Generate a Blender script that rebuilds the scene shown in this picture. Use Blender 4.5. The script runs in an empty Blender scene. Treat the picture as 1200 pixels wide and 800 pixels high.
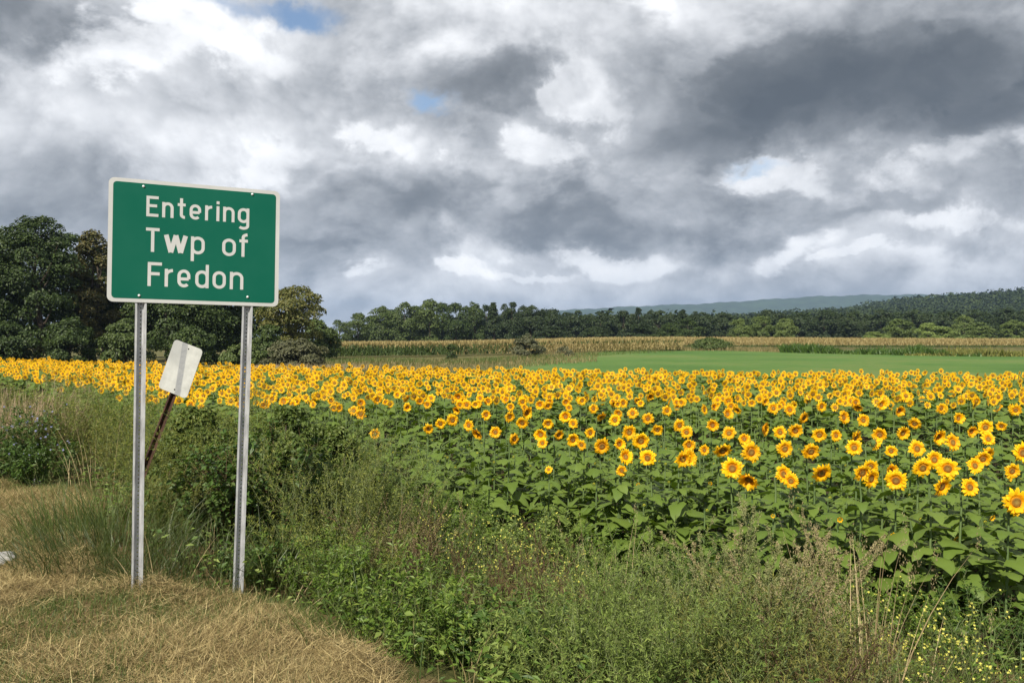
import bpy, bmesh, math, random
import numpy as np
from mathutils import Vector, Matrix, noise as mnoise

SC = bpy.context.scene
COL = SC.collection
rng = np.random.default_rng(7)
random.seed(7)
F = 979.0            # focal length in photograph pixels (1200 wide)
EYE = 1.65           # eye height above the verge

# ------------------------------------------------------------------ camera
cam = bpy.data.cameras.new('camera')
cam.sensor_width = 36.0
cam.lens = 36.0 * F / 1200.0
cam.clip_start = 0.05
cam.clip_end = 30000
cam_o = bpy.data.objects.new('camera', cam)
cam_o.location = (0, 0, EYE)
cam_o.rotation_euler = (math.pi / 2, 0, 0)
COL.objects.link(cam_o)
SC.camera = cam_o
SC.view_settings.view_transform = 'Standard'
SC.view_settings.look = 'None'
SC.view_settings.exposure = 0.5
SC.view_settings.gamma = 1.0
SC.render.film_transparent = False
SC.cycles.max_bounces = 6
SC.cycles.diffuse_bounces = 3
SC.cycles.glossy_bounces = 2
SC.cycles.transmission_bounces = 4
SC.cycles.transparent_max_bounces = 6
SC.cycles.volume_bounces = 0
SC.cycles.caustics_reflective = False
SC.cycles.caustics_refractive = False
SC.cycles.use_denoising = True

# ------------------------------------------------------------------ sun and sky
SUN_EL, SUN_FROM = 44.0, 203.0      # compass degrees, 0 = +Y (view), clockwise: behind the camera, a little to the left
el, fr = math.radians(SUN_EL), math.radians(SUN_FROM)
sun_dir = Vector((math.sin(fr) * math.cos(el), math.cos(fr) * math.cos(el), math.sin(el)))
sun = bpy.data.lights.new('sun', 'SUN')
sun.energy = 5.0
sun.angle = math.radians(0.5)
sun.color = (1.0, 0.93, 0.81)
sun_o = bpy.data.objects.new('sun', sun)
sun_o.rotation_euler = sun_dir.to_track_quat('Z', 'Y').to_euler()
sun_o.location = (0, -10, 30)
COL.objects.link(sun_o)

W = bpy.data.worlds.new('World')
SC.world = W
W.use_nodes = True


class Nodes:
    """small helper to wire shader nodes"""
    def __init__(s, tree):
        s.t = tree
        s.n = tree.nodes
        s.l = tree.links

    def new(s, kind, **kw):
        n = s.n.new(kind)
        for k, v in kw.items():
            setattr(n, k, v)
        return n

    def put(s, sock, v):
        if isinstance(v, bpy.types.NodeSocket):
            s.l.new(v, sock)
        else:
            sock.default_value = v

    def m(s, op, a, b=0.0, c=None, clamp=False):
        n = s.new('ShaderNodeMath', operation=op, use_clamp=clamp)
        s.put(n.inputs[0], a)
        s.put(n.inputs[1], b)
        if c is not None:
            s.put(n.inputs[2], c)
        return n.outputs[0]

    def rng(s, v, a, b, c=0.0, d=1.0, smooth=False):
        n = s.new('ShaderNodeMapRange')
        n.interpolation_type = 'SMOOTHSTEP' if smooth else 'LINEAR'
        s.put(n.inputs['Value'], v)
        for k, x in (('From Min', a), ('From Max', b), ('To Min', c), ('To Max', d)):
            n.inputs[k].default_value = x
        return n.outputs[0]

    def noise(s, vec, scale, detail=4.0, rough=0.55, dist=0.0, lac=2.0):
        n = s.new('ShaderNodeTexNoise')
        if vec is not None:
            s.l.new(vec, n.inputs['Vector'])
        n.inputs['Scale'].default_value = scale
        n.inputs['Detail'].default_value = detail
        n.inputs['Roughness'].default_value = rough
        n.inputs['Lacunarity'].default_value = lac
        n.inputs['Distortion'].default_value = dist
        return n

    def ramp(s, fac, stops, interp='LINEAR'):
        n = s.new('ShaderNodeValToRGB')
        n.color_ramp.interpolation = interp
        e = n.color_ramp.elements
        while len(e) < len(stops):
            e.new(0.5)
        for q, (p, c) in zip(e, stops):
            q.position = p
            q.color = (*c, 1.0)
        s.put(n.inputs[0], fac)
        return n.outputs[0]

    def mix(s, fac, a, b, mode='MIX'):
        n = s.new('ShaderNodeMix', data_type='RGBA', blend_type=mode)
        s.put(n.inputs[0], fac)
        for sock, v in ((n.inputs[6], a), (n.inputs[7], b)):
            s.put(sock, (*v, 1.0) if isinstance(v, tuple) and len(v) == 3 else v)
        return n.outputs[2]


# bearing/height as photograph pixels, size, brightness (+ lit tops, - shaded bases), tilt, firm edge
SKYMASS = [
    (30, 15, 130, 50, -0.30, 0, True), (180, 50, 130, 52, 0.36, 20, True), (80, 150, 160, 62, 0.22), (300, 85, 70, 45, 0.18, 0, True),
    (60, 235, 180, 40, -0.16), (230, 165, 110, 50, 0.08), (160, 205, 120, 30, -0.08),
    (590, 105, 135, 40, -0.30, 4, True), (450, 55, 110, 50, 0.12), (600, 25, 140, 45, 0.20), (780, 6, 30, 14, 0.30),
    (345, 190, 55, 50, 0.26, 0, True), (440, 168, 100, 30, 0.30, -8, True), (700, 125, 58, 48, 0.34, -35, True),
    (600, 190, 85, 38, 0.28, 0, True), (455, 250, 105, 40, -0.20, 0, True), (665, 252, 130, 40, -0.28, 0, True), (560, 215, 60, 22, 0.12),
    (985, 116, 250, 74, -0.48, 4, True), (830, 172, 90, 28, -0.14, 0, True), (1150, 150, 110, 44, -0.26, 12, True), (1000, 150, 220, 26, -0.12), (900, 10, 280, 40, 0.12),
    (395, 312, 60, 18, 0.36, 0, True), (520, 325, 90, 14, 0.30, 0, True), (600, 300, 70, 20, 0.10),
    (920, 212, 110, 26, 0.28, -14, True), (1110, 205, 120, 34, 0.22, 8, True), (1040, 255, 150, 16, -0.18, 0, True),
    (920, 290, 75, 28, 0.34, 0, True), (740, 300, 120, 20, 0.30, 0, True), (1150, 272, 100, 16, 0.24, 0, True), (1010, 312, 90, 12, 0.20, 0, True), (1150, 312, 80, 10, 0.2), (640, 325, 60, 9, 0.2, 0, True),
    (830, 268, 90, 13, -0.10), (620, 350, 200, 16, 0.10), (900, 334, 320, 12, 0.08), (420, 345, 120, 20, 0.08), (380, 283, 60, 14, -0.10, 0, True),
]
SKYGAPS = [(320, 3, 58, 15, 0.78), (500, 127, 30, 14, 0.66, 0), (880, 196, 40, 7, 0.40, -12)]


def build_sky():
    k = Nodes(W.node_tree)
    k.n.clear()
    out = k.new('ShaderNodeOutputWorld')
    bg = k.new('ShaderNodeBackground')
    bg.inputs['Strength'].default_value = 0.1
    k.l.new(bg.outputs[0], out.inputs['Surface'])
    sky = k.new('ShaderNodeTexSky', sky_type='NISHITA')
    sky.sun_disc = False
    sky.sun_elevation = el
    sky.sun_rotation = fr
    sky.air_density = 1.0
    sky.dust_density = 0.6
    tc = k.new('ShaderNodeTexCoord')
    sep = k.new('ShaderNodeSeparateXYZ')
    k.l.new(tc.outputs['Generated'], sep.inputs[0])
    x, y, z = sep.outputs
    zc = k.m('MAXIMUM', z, 0.0)
    # cloud sheet seen in perspective: it gets denser and flatter towards the horizon
    den = k.m('ADD', zc, 0.16)
    cmb = k.new('ShaderNodeCombineXYZ')
    k.l.new(k.m('DIVIDE', x, den), cmb.inputs[0])
    k.l.new(k.m('DIVIDE', y, den), cmb.inputs[1])
    k.put(cmb.inputs[2], 3.7)
    P = cmb.outputs[0]
    # billow noise in the viewing direction, flattened a little
    cmb2 = k.new('ShaderNodeCombineXYZ')
    k.l.new(x, cmb2.inputs[0])
    k.l.new(y, cmb2.inputs[1])
    k.l.new(k.m('MULTIPLY', z, 1.35), cmb2.inputs[2])
    D = cmb2.outputs[0]
    n1 = k.noise(P, 0.75, 6.0, 0.56, 0.35)
    n2 = k.noise(D, 5.0, 8.0, 0.62, 0.15)
    n3 = k.noise(D, 2.6, 4.0, 0.58, 0.2)
    wsep = k.new('ShaderNodeSeparateColor')
    k.l.new(n3.outputs['Color'], wsep.inputs[0])
    wsep2 = k.new('ShaderNodeSeparateColor')
    k.l.new(n2.outputs['Color'], wsep2.inputs[0])
    az = k.m('ARCTAN2', x, y)
    elv = k.m('ARCSINE', z)
    wx = k.m('ADD', k.m('MULTIPLY', k.m('SUBTRACT', wsep.outputs[0], 0.5), 0.16),
             k.m('MULTIPLY', k.m('SUBTRACT', wsep2.outputs[0], 0.5), 0.20))
    wy = k.m('ADD', k.m('MULTIPLY', k.m('SUBTRACT', wsep.outputs[1], 0.5), 0.10),
             k.m('MULTIPLY', k.m('SUBTRACT', wsep2.outputs[1], 0.5), 0.14))
    az = k.m('ADD', az, wx)
    elv = k.m('ADD', elv, wy)
    vor = k.new('ShaderNodeTexVoronoi', feature='F1')
    vor.inputs['Scale'].default_value = 9.0
    vor.inputs['Detail'].default_value = 2.0
    vor.inputs['Roughness'].default_value = 0.55
    wv = k.new('ShaderNodeVectorMath', operation='MULTIPLY_ADD')
    k.l.new(n2.outputs['Color'], wv.inputs[0])
    wv.inputs[1].default_value = (0.16, 0.16, 0.16)
    k.l.new(D, wv.inputs[2])
    k.l.new(wv.outputs[0], vor.inputs['Vector'])
    edge = k.m('ADD', k.m('MULTIPLY', k.m('SUBTRACT', n2.outputs['Fac'], 0.5), 1.5), k.m('MULTIPLY', k.m('SUBTRACT', 0.58, vor.outputs['Distance']), 0.55))

    def mass(px, py, sx, sy, amp, tilt=0.0, hard=False):
        """one cloud mass: where it stands in the sky (bearing, height) and how big it is"""
        u, v = (px - 600) / F, (400 - py) / F
        a0 = math.atan(u)
        e0 = math.atan(v / math.sqrt(1 + u * u))
        da = k.m('SUBTRACT', az, a0)
        de = k.m('SUBTRACT', elv, e0)
        if tilt:
            t = math.radians(tilt)
            c, s_ = math.cos(t), math.sin(t)
            da, de = (k.m('ADD', k.m('MULTIPLY', da, c), k.m('MULTIPLY', de, s_)),
                      k.m('SUBTRACT', k.m('MULTIPLY', de, c), k.m('MULTIPLY', da, s_)))
        q = k.m('ADD', k.m('POWER', k.m('ABSOLUTE', k.m('DIVIDE', da, sx / F)), 2.0),
                k.m('POWER', k.m('ABSOLUTE', k.m('DIVIDE', de, sy / F)), 2.0))
        g = k.m('EXPONENT', k.m('MULTIPLY', q, -1.0))
        if hard:
            # a firm cloud: its outline is broken into billows, its body keeps a soft gradation
            e = k.m('ADD', g, edge)
            body = k.rng(e, 0.30, 0.66, 0.0, 0.62, True)
            g = k.m('ADD', body, k.m('MULTIPLY', g, 0.42))
        return k.m('MULTIPLY', g, amp)

    MASSES = SKYMASS
    acc = None
    for a in MASSES:
        g = mass(*a)
        acc = g if acc is None else k.m('ADD', acc, g)
    b = k.m('MULTIPLY', k.m('SUBTRACT', n1.outputs['Fac'], 0.5), 0.28)
    b = k.m('ADD', b, k.m('MULTIPLY', k.m('SUBTRACT', n2.outputs['Fac'], 0.5), 0.52))
    b = k.m('ADD', b, k.m('MULTIPLY', k.m('SUBTRACT', 0.60, vor.outputs['Distance']), 0.30))
    # billows catch the light on their upper sides
    up_ = k.new('ShaderNodeVectorMath', operation='ADD')
    k.l.new(D, up_.inputs[0])
    up_.inputs[1].default_value = (-0.012, 0.0, 0.030)
    n2b = k.noise(up_.outputs[0], 5.0, 5.0, 0.62, 0.15)
    b = k.m('ADD', b, k.m('MULTIPLY', k.m('SUBTRACT', n2.outputs['Fac'], n2b.outputs['Fac']), 0.8))
    b = k.m('ADD', b, k.m('MULTIPLY', k.m('SUBTRACT', n3.outputs['Fac'], 0.5), 0.25))
    b = k.m('ADD', b, 0.59)
    b = k.m('ADD', b, k.m('MULTIPLY', acc, 1.15))
    stops = [(-0.25, (0.072, 0.082, 0.094)), (0.0, (0.107, 0.118, 0.130)), (0.22, (0.178, 0.191, 0.206)), (0.45, (0.338, 0.352, 0.374)),
             (0.66, (0.548, 0.56, 0.582)), (0.85, (0.74, 0.75, 0.77)), (1.02, (0.86, 0.86, 0.86)), (1.22, (0.97, 0.965, 0.95))]
    cloud = k.ramp(k.m('ADD', k.m('MULTIPLY', b, 0.65), 0.2), [(q * 0.65 + 0.2, c) for q, c in stops])
    # scale so that the cloud brightness stands above the physical sky through the same background strength
    sc_ = k.new('ShaderNodeVectorMath', operation='SCALE')
    k.l.new(cloud, sc_.inputs[0])
    sc_.inputs['Scale'].default_value = 9.8
    gap = None
    for a in SKYGAPS:
        g = mass(*a)
        gap = g if gap is None else k.m('ADD', gap, g)
    gapv = k.m('ADD', gap, k.m('MULTIPLY', k.m('SUBTRACT', n1.outputs['Fac'], 0.5), 1.1))
    cover = k.rng(gapv, 0.18, 0.85, 1.0, 0.0, True)
    col = k.mix(cover, sky.outputs[0], sc_.outputs[0])
    k.l.new(col, bg.inputs['Color'])


build_sky()

# ------------------------------------------------------------------ helpers
def smooth(a, b, x):
    t = np.clip((np.asarray(x, float) - a) / (b - a), 0, 1)
    return t * t * (3 - 2 * t)


def link(o, parent=None):
    COL.objects.link(o)
    if parent is not None:
        o.parent = parent
    return o


def tag(o, label=None, cat=None, group=None, kind=None):
    if label:
        o['label'] = label
    if cat:
        o['category'] = cat
    if group:
        o['group'] = group
    if kind:
        o['kind'] = kind
    return o


def thing(name, label, cat, loc=(0, 0, 0), rz=0.0, group=None):
    o = bpy.data.objects.new(name, None)
    o.empty_display_size = 0.1
    o.location = loc
    o.rotation_euler = (0, 0, rz)
    COL.objects.link(o)
    return tag(o, label, cat, group)


class Soup:
    """collects triangles in numpy arrays and builds ONE mesh from them"""
    def __init__(s):
        s.v, s.f, s.m, s.a = [], [], [], []
        s.n = 0

    def add(s, V, T, mat=0, rad=None):
        V = np.asarray(V, np.float32).reshape(-1, 3)
        T = np.asarray(T, np.int32).reshape(-1, 3)
        if not len(T):
            return
        s.v.append(V)
        s.f.append(T + s.n)
        s.m.append(np.full(len(T), mat, np.int32) if np.isscalar(mat) else np.asarray(mat, np.int32))
        s.a.append(np.zeros(len(V), np.float32) if rad is None else np.asarray(rad, np.float32).reshape(-1))
        s.n += len(V)

    def mesh(s, name, mats, attr=None, flat=True):
        me = bpy.data.meshes.new(name)
        if not s.v:
            return me
        V = np.concatenate(s.v)
        T = np.concatenate(s.f)
        me.vertices.add(len(V))
        me.vertices.foreach_set('co', V.ravel())
        me.loops.add(len(T) * 3)
        me.loops.foreach_set('vertex_index', T.ravel())
        me.polygons.add(len(T))
        me.polygons.foreach_set('loop_start', np.arange(0, len(T) * 3, 3, dtype=np.int32))
        me.polygons.foreach_set('material_index', np.concatenate(s.m))
        me.polygons.foreach_set('use_smooth', np.full(len(T), not flat))
        if attr:
            at = me.attributes.new(attr, 'FLOAT', 'POINT')
            at.data.foreach_set('value', np.concatenate(s.a))
        for m in (mats if isinstance(mats, (list, tuple)) else [mats]):
            me.materials.append(m)
        me.update(calc_edges=True)
        return me

    def build(s, name, mats, parent=None, attr=None, flat=True, kind=None, loc=None):
        o = bpy.data.objects.new(name, s.mesh(name, mats, attr, flat))
        link(o, parent)
        if loc is not None:
            o.location = loc
        if kind:
            o['kind'] = kind
        return o


def unit(a):
    return a / np.maximum(np.linalg.norm(a, axis=-1, keepdims=True), 1e-9)


def rdir(n, r=None):
    return unit((r or rng).normal(size=(n, 3)))


def leaves(P, D, N, L, W, fold=0.18, mat=0, soup=None, rad=None):
    """n folded pointed leaves: base P, direction D, face normal N"""
    n = len(P)
    D = unit(D)
    S = unit(np.cross(D, N))
    N2 = np.cross(S, D)
    L = np.broadcast_to(np.asarray(L, float), (n,))[:, None]
    W = np.broadcast_to(np.asarray(W, float), (n,))[:, None]
    tip = P + D * L - N2 * L * 0.12
    mid = P + D * L * 0.45 + N2 * W * fold
    V = np.stack([P, mid - S * W * 0.5, mid + S * W * 0.5, tip], 1)
    i = np.arange(n)[:, None] * 4
    T = np.stack([i + np.array([[0, 2, 3]]), i + np.array([[0, 3, 1]])], 1).reshape(-1, 3)
    soup.add(V, T, mat if np.isscalar(mat) else np.repeat(mat, 2), None if rad is None else np.repeat(rad, 4))


def blades(P, az, lean, L, W, bend, soup, segs=3, mat=0, twist=None):
    """n grass blades: root P, heading az, first lean from upright, length L, width W, bend per whole length (radians)"""
    n = len(P)
    az, lean, L, W, bend = [np.broadcast_to(np.asarray(q, float), (n,)) for q in (az, lean, L, W, bend)]
    H = np.stack([np.cos(az), np.sin(az), np.zeros(n)], 1)
    U = np.array([0, 0, 1.0])
    tw = rng.uniform(0, math.pi, n) if twist is None else twist
    S0 = np.stack([np.cos(az + tw), np.sin(az + tw), np.zeros(n)], 1)
    c = P.copy()
    rows = []
    ang = lean.copy()
    for k in range(segs + 1):
        t = k / segs
        w = W * (1 - t ** 1.6) * 0.5
        if k < segs:
            rows.append(np.stack([c - S0 * w[:, None], c + S0 * w[:, None]], 1))
            d = np.sin(ang)[:, None] * H + np.cos(ang)[:, None] * U
            c = c + d * (L / segs)[:, None]
            ang = ang + bend / segs
        else:
            rows.append(c[:, None, :])
    V = np.concatenate(rows, 1)
    m = 2 * segs + 1
    tri = []
    for k in range(segs):
        a, b = 2 * k, 2 * k + 1
        if k < segs - 1:
            tri += [[a, b, b + 2], [a, b + 2, a + 2]]
        else:
            tri += [[a, b, a + 2]]
    T = (np.arange(n)[:, None, None] * m + np.array(tri)[None]).reshape(-1, 3)
    soup.add(V, T, mat if np.isscalar(mat) else np.repeat(mat, len(tri)))
    return c


def tubes(path, rad, soup, sides=3, mat=0, cap=False):
    """n tubes along path [n,k,3] with radii [n,k]"""
    path = np.asarray(path, float)
    n, k, _ = path.shape
    rad = np.broadcast_to(np.asarray(rad, float), (n, k))
    d = np.empty_like(path)
    d[:, 1:-1] = path[:, 2:] - path[:, :-2]
    d[:, 0] = path[:, 1] - path[:, 0]
    d[:, -1] = path[:, -1] - path[:, -2]
    d = unit(d)
    ref = np.where(np.abs(d[..., 2:3]) > 0.9, np.array([1.0, 0, 0]), np.array([0, 0, 1.0]))
    a = unit(np.cross(d, ref))
    b = np.cross(d, a)
    th = np.arange(sides) * 2 * math.pi / sides
    V = path[:, :, None, :] + rad[:, :, None, None] * (np.cos(th)[None, None, :, None] * a[:, :, None, :] + np.sin(th)[None, None, :, None] * b[:, :, None, :])
    V = V.reshape(-1, 3)
    tri = []
    for q in range(k - 1):
        for s in range(sides):
            p0, p1 = q * sides + s, q * sides + (s + 1) % sides
            p2, p3 = p0 + sides, p1 + sides
            tri += [[p0, p1, p3], [p0, p3, p2]]
    if cap:
        for s in range(1, sides - 1):
            tri += [[0, s + 1, s], [(k - 1) * sides, (k - 1) * sides + s, (k - 1) * sides + s + 1]]
    T = (np.arange(n)[:, None, None] * (k * sides) + np.array(tri)[None]).reshape(-1, 3)
    soup.add(V, T, mat)


# ------------------------------------------------------------------ materials
def mat_new(name):
    m = bpy.data.materials.new(name)
    m.use_nodes = True
    k = Nodes(m.node_tree)
    k.n.clear()
    out = k.new('ShaderNodeOutputMaterial')
    b = k.new('ShaderNodeBsdfPrincipled')
    k.l.new(b.outputs[0], out.inputs['Surface'])
    return m, k, b, out


def veg(name, stops, rough=0.55, spec=0.35, trans=0.25, obj_var=0.25, patch=0.0):
    """leafy matter: colour drawn per leaf from a ramp, a little per plant, light passing through the leaf"""
    m, k, b, out = mat_new(name)
    g = k.new('ShaderNodeNewGeometry')
    oi = k.new('ShaderNodeObjectInfo')
    r = g.outputs['Random Per Island']
    f = k.m('ADD', k.m('MULTIPLY', r, 1 - obj_var), k.m('MULTIPLY', oi.outputs['Random'], obj_var))
    if patch:
        tc = k.new('ShaderNodeTexCoord')
        n = k.noise(tc.outputs['Object'], patch, 2.0)
        f = k.m('ADD', k.m('MULTIPLY', f, 0.6), k.rng(n.outputs['Fac'], 0.3, 0.7, 0.0, 0.4))
    st = [(i / max(1, len(stops) - 1), c) for i, c in enumerate(stops)]
    c = k.ramp(f, st)
    k.l.new(c, b.inputs['Base Color'])
    b.inputs['Roughness'].default_value = rough
    b.inputs['Specular IOR Level'].default_value = spec
    if trans:
        t = k.new('ShaderNodeBsdfTranslucent')
        k.l.new(k.mix(1.0, c, (1.25, 1.35, 0.55), 'MULTIPLY'), t.inputs['Color'])
        ms = k.new('ShaderNodeMixShader')
        ms.inputs[0].default_value = trans
        k.l.new(b.outputs[0], ms.inputs[1])
        k.l.new(t.outputs[0], ms.inputs[2])
        k.l.new(ms.outputs[0], out.inputs['Surface'])
    return m


def solid(name, col, rough=0.5, metal=0.0, spec=0.5, noise=0.0, nscale=30.0, bump=0.0, detail=5.0):
    m, k, b, out = mat_new(name)
    b.inputs['Base Color'].default_value = (*col, 1)
    b.inputs['Roughness'].default_value = rough
    b.inputs['Metallic'].default_value = metal
    b.inputs['Specular IOR Level'].default_value = spec
    if noise or bump:
        tc = k.new('ShaderNodeTexCoord')
        n = k.noise(tc.outputs['Object'], nscale, detail, 0.6)
        if noise:
            f = k.rng(n.outputs['Fac'], 0.3, 0.7, 1 - noise, 1 + noise)
            hv = k.new('ShaderNodeHueSaturation')
            hv.inputs['Color'].default_value = (*col, 1)
            k.l.new(f, hv.inputs['Value'])
            k.l.new(hv.outputs[0], b.inputs['Base Color'])
            k.l.new(k.rng(n.outputs['Fac'], 0.3, 0.7, max(0, rough - 0.12), min(1, rough + 0.12)), b.inputs['Roughness'])
        if bump:
            bp = k.new('ShaderNodeBump')
            bp.inputs['Strength'].default_value = bump
            bp.inputs['Distance'].default_value = 0.01
            k.l.new(n.outputs['Fac'], bp.inputs['Height'])
            k.l.new(bp.outputs[0], b.inputs['Normal'])
    return m


# ------------------------------------------------------------------ the lie of the land
DITCH = np.array([(-60, 95), (-30, 50), (-9.5, 21), (-5, 15), (-2.35, 10.3), (-1.5, 9.2), (0.5, 7.6), (2.5, 6.1), (4.5, 5.0), (8, 3.2), (14, 0.5), (40, -12)], float)
EDGE = np.array([(-60, 75), (-25, 36), (-9.5, 18), (-5, 12.9), (-1.5, 9.5), (0.5, 7.7), (2.5, 6.1), (4.5, 5.1), (8, 3.6), (14, 1), (40, -12)], float)   # front of the sunflowers
FAR = np.array([(-60, 52), (-24, 41), (-12, 33), (0, 28), (10, 25.5), (20, 23), (60, 16)], float)   # back of the sunflowers


def edge_y(x):
    return np.interp(x, EDGE[:, 0], EDGE[:, 1])


def far_y(x):
    return np.interp(x, FAR[:, 0], FAR[:, 1])


def height(x, y):
    x = np.asarray(x, float)
    y = np.asarray(y, float)
    d = (np.interp(x, DITCH[:, 0], DITCH[:, 1]) - y) * 0.75
    h = -0.45 + 0.55 * smooth(0.2, 4.2, d)
    h = h + 0.015 * np.sin(x * 2.3 + 1.1 * y) * smooth(0.5, 3, d) + 0.012 * np.sin(x * 5.1 - 3.7 * y + 1.0) * smooth(0.5, 3, d)
    h = h + 0.10 * smooth(14, 36, y)
    u = x / np.maximum(y, 1.0)
    rise = smooth(45, 165, y) * (0.15 + 0.65 * smooth(-0.12, 0.16, u))
    h = h + rise
    h = h + 0.12 * np.sin(x * 0.045 + 0.6) * smooth(60, 120, y)
    hill = smooth(330, 880, y) * (np.interp(x, [-400, 0, 120, 200, 350, 500, 700, 1500], [2, 5, 9, 14, 24, 40, 50, 55])) * (1 - smooth(1000, 1800, y) * 0.8)
    hill = hill * (1 + 0.10 * np.sin(x * 0.016 + y * 0.006) + 0.06 * np.sin(x * 0.041 + 2))
    return h + hill


def h1(x, y):
    return float(height(x, y))


def spot(px, Z):
    """ground point at photograph column px, Z metres ahead of the camera"""
    x = (px - 600) / F * Z
    return (x, Z, h1(x, Z))


# ------------------------------------------------------------------ ground sheet
def build_ground():
    front = np.linspace(-48, 48, 171)
    back = np.linspace(48, 312, 50)[1:-1]
    ang = np.radians(np.concatenate([front, back]))
    na = len(ang)
    rad = np.concatenate([np.arange(0.6, 12, 0.10), np.geomspace(12, 6500, 170)])
    nr = len(rad)
    A, R = np.meshgrid(ang, rad)
    X, Y = R * np.sin(A), R * np.cos(A)
    Zh = height(X, np.where(Y > 0, Y, 0.0))
    V = np.stack([X, Y, Zh], -1).reshape(-1, 3)
    V = np.concatenate([V, [[0, 0, h1(0, 0.1)]]])
    i = np.arange(nr - 1)[:, None] * na
    j = np.arange(na)[None]
    a, b = i + j, i + (j + 1) % na
    c, d = a + na, b + na
    T = np.concatenate([np.stack([a, b, d], -1).reshape(-1, 3), np.stack([a, d, c], -1).reshape(-1, 3)])
    cen = len(V) - 1
    T = np.concatenate([T, np.stack([np.full(na, cen), (np.arange(na) + 1) % na, np.arange(na)], 1)])
    T = T[:, ::-1]
    s = Soup()
    s.add(V, T)
    m, k, bs, out = mat_new('ground_cover')
    at = k.new('ShaderNodeAttribute', attribute_name='cover')
    tc = k.new('ShaderNodeTexCoord')
    P = tc.outputs['Object']
    n1 = k.noise(P, 1.6, 6, 0.65)
    n2 = k.noise(P, 22.0, 7, 0.78)
    n3 = k.noise(P, 0.06, 4, 0.6)
    n4 = k.noise(P, 0.9, 3, 0.6)
    straw = k.ramp(n2.outputs['Fac'], [(0.3, (0.045, 0.032, 0.015)), (0.5, (0.14, 0.10, 0.045)), (0.7, (0.26, 0.20, 0.10))])
    grass = k.ramp(n2.outputs['Fac'], [(0.3, (0.025, 0.030, 0.010)), (0.5, (0.065, 0.070, 0.022)), (0.7, (0.12, 0.115, 0.04))])
    verge = k.mix(k.rng(n1.outputs['Fac'], 0.45, 0.62, 0, 1, True), straw, grass)
    soil = k.ramp(n2.outputs['Fac'], [(0.25, (0.035, 0.028, 0.015)), (0.75, (0.075, 0.06, 0.035))])
    mead = k.ramp(k.m('ADD', k.m('MULTIPLY', n3.outputs['Fac'], 0.7), k.m('MULTIPLY', n1.outputs['Fac'], 0.3)),
                  [(0.36, (0.058, 0.122, 0.028)), (0.50, (0.086, 0.158, 0.038)), (0.60, (0.125, 0.168, 0.050))])
    rank = k.ramp(n4.outputs['Fac'], [(0.3, (0.05, 0.06, 0.02)), (0.6, (0.14, 0.125, 0.05))])
    wood = (0.022, 0.030, 0.012)
    sp = k.new('ShaderNodeSeparateColor')
    k.l.new(at.outputs['Color'], sp.inputs[0])
    col = k.mix(sp.outputs[0], wood, verge)
    col = k.mix(sp.outputs[1], col, mead)
    col = k.mix(sp.outputs[2], col, soil)
    col = k.mix(k.m('SUBTRACT', 1.0, at.outputs['Alpha']), col, rank)
    k.l.new(col, bs.inputs['Base Color'])
    bs.inputs['Roughness'].default_value = 0.95
    bs.inputs['Specular IOR Level'].default_value = 0.1
    bp = k.new('ShaderNodeBump')
    bp.inputs['Strength'].default_value = 0.6
    bp.inputs['Distance'].default_value = 0.03
    k.l.new(n2.outputs['Fac'], bp.inputs['Height'])
    k.l.new(bp.outputs[0], bs.inputs['Normal'])
    o = s.build('ground', m, flat=False, kind='structure')
    me = o.data
    x, y = V[:, 0], V[:, 1]
    ey, fy = edge_y(x), far_y(x)
    soilw = smooth(-0.8, 0.2, y - ey) * (1 - smooth(0.0, 1.2, y - fy))
    mw = (y > fy).astype(float)
    # the mown green meadow lies right of a slanting line and in front of the corn strip
    left_line = smooth(-6, 4, x - np.interp(y, [28, 45, 70, 110, 150], [-6, -3, -1.0, 8, 26]))
    mead_w = mw * left_line * (1 - smooth(128, 134, y + np.clip(x - 30, 0, 40) * 0.9))
    mead_w = mead_w * (1 - 0.75 * smooth(9, 15, x) * (1 - smooth(4, 14, y - fy)) * (0.5 + 0.5 * np.sin(x * 0.9 + 2 * np.sin(y * .5)) ))
    vergew = (y < ey).astype(float)
    far = smooth(215, 235, y)
    rankw = mw * (1 - mead_w) * (1 - far)
    C = np.stack([np.clip(vergew + (y < fy), 0, 1), mead_w, soilw, 1 - rankw], 1).astype(np.float32)
    ca = me.color_attributes.new('cover', 'FLOAT_COLOR', 'POINT')
    ca.data.foreach_set('color', C.ravel())
    return o


build_ground()


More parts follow.
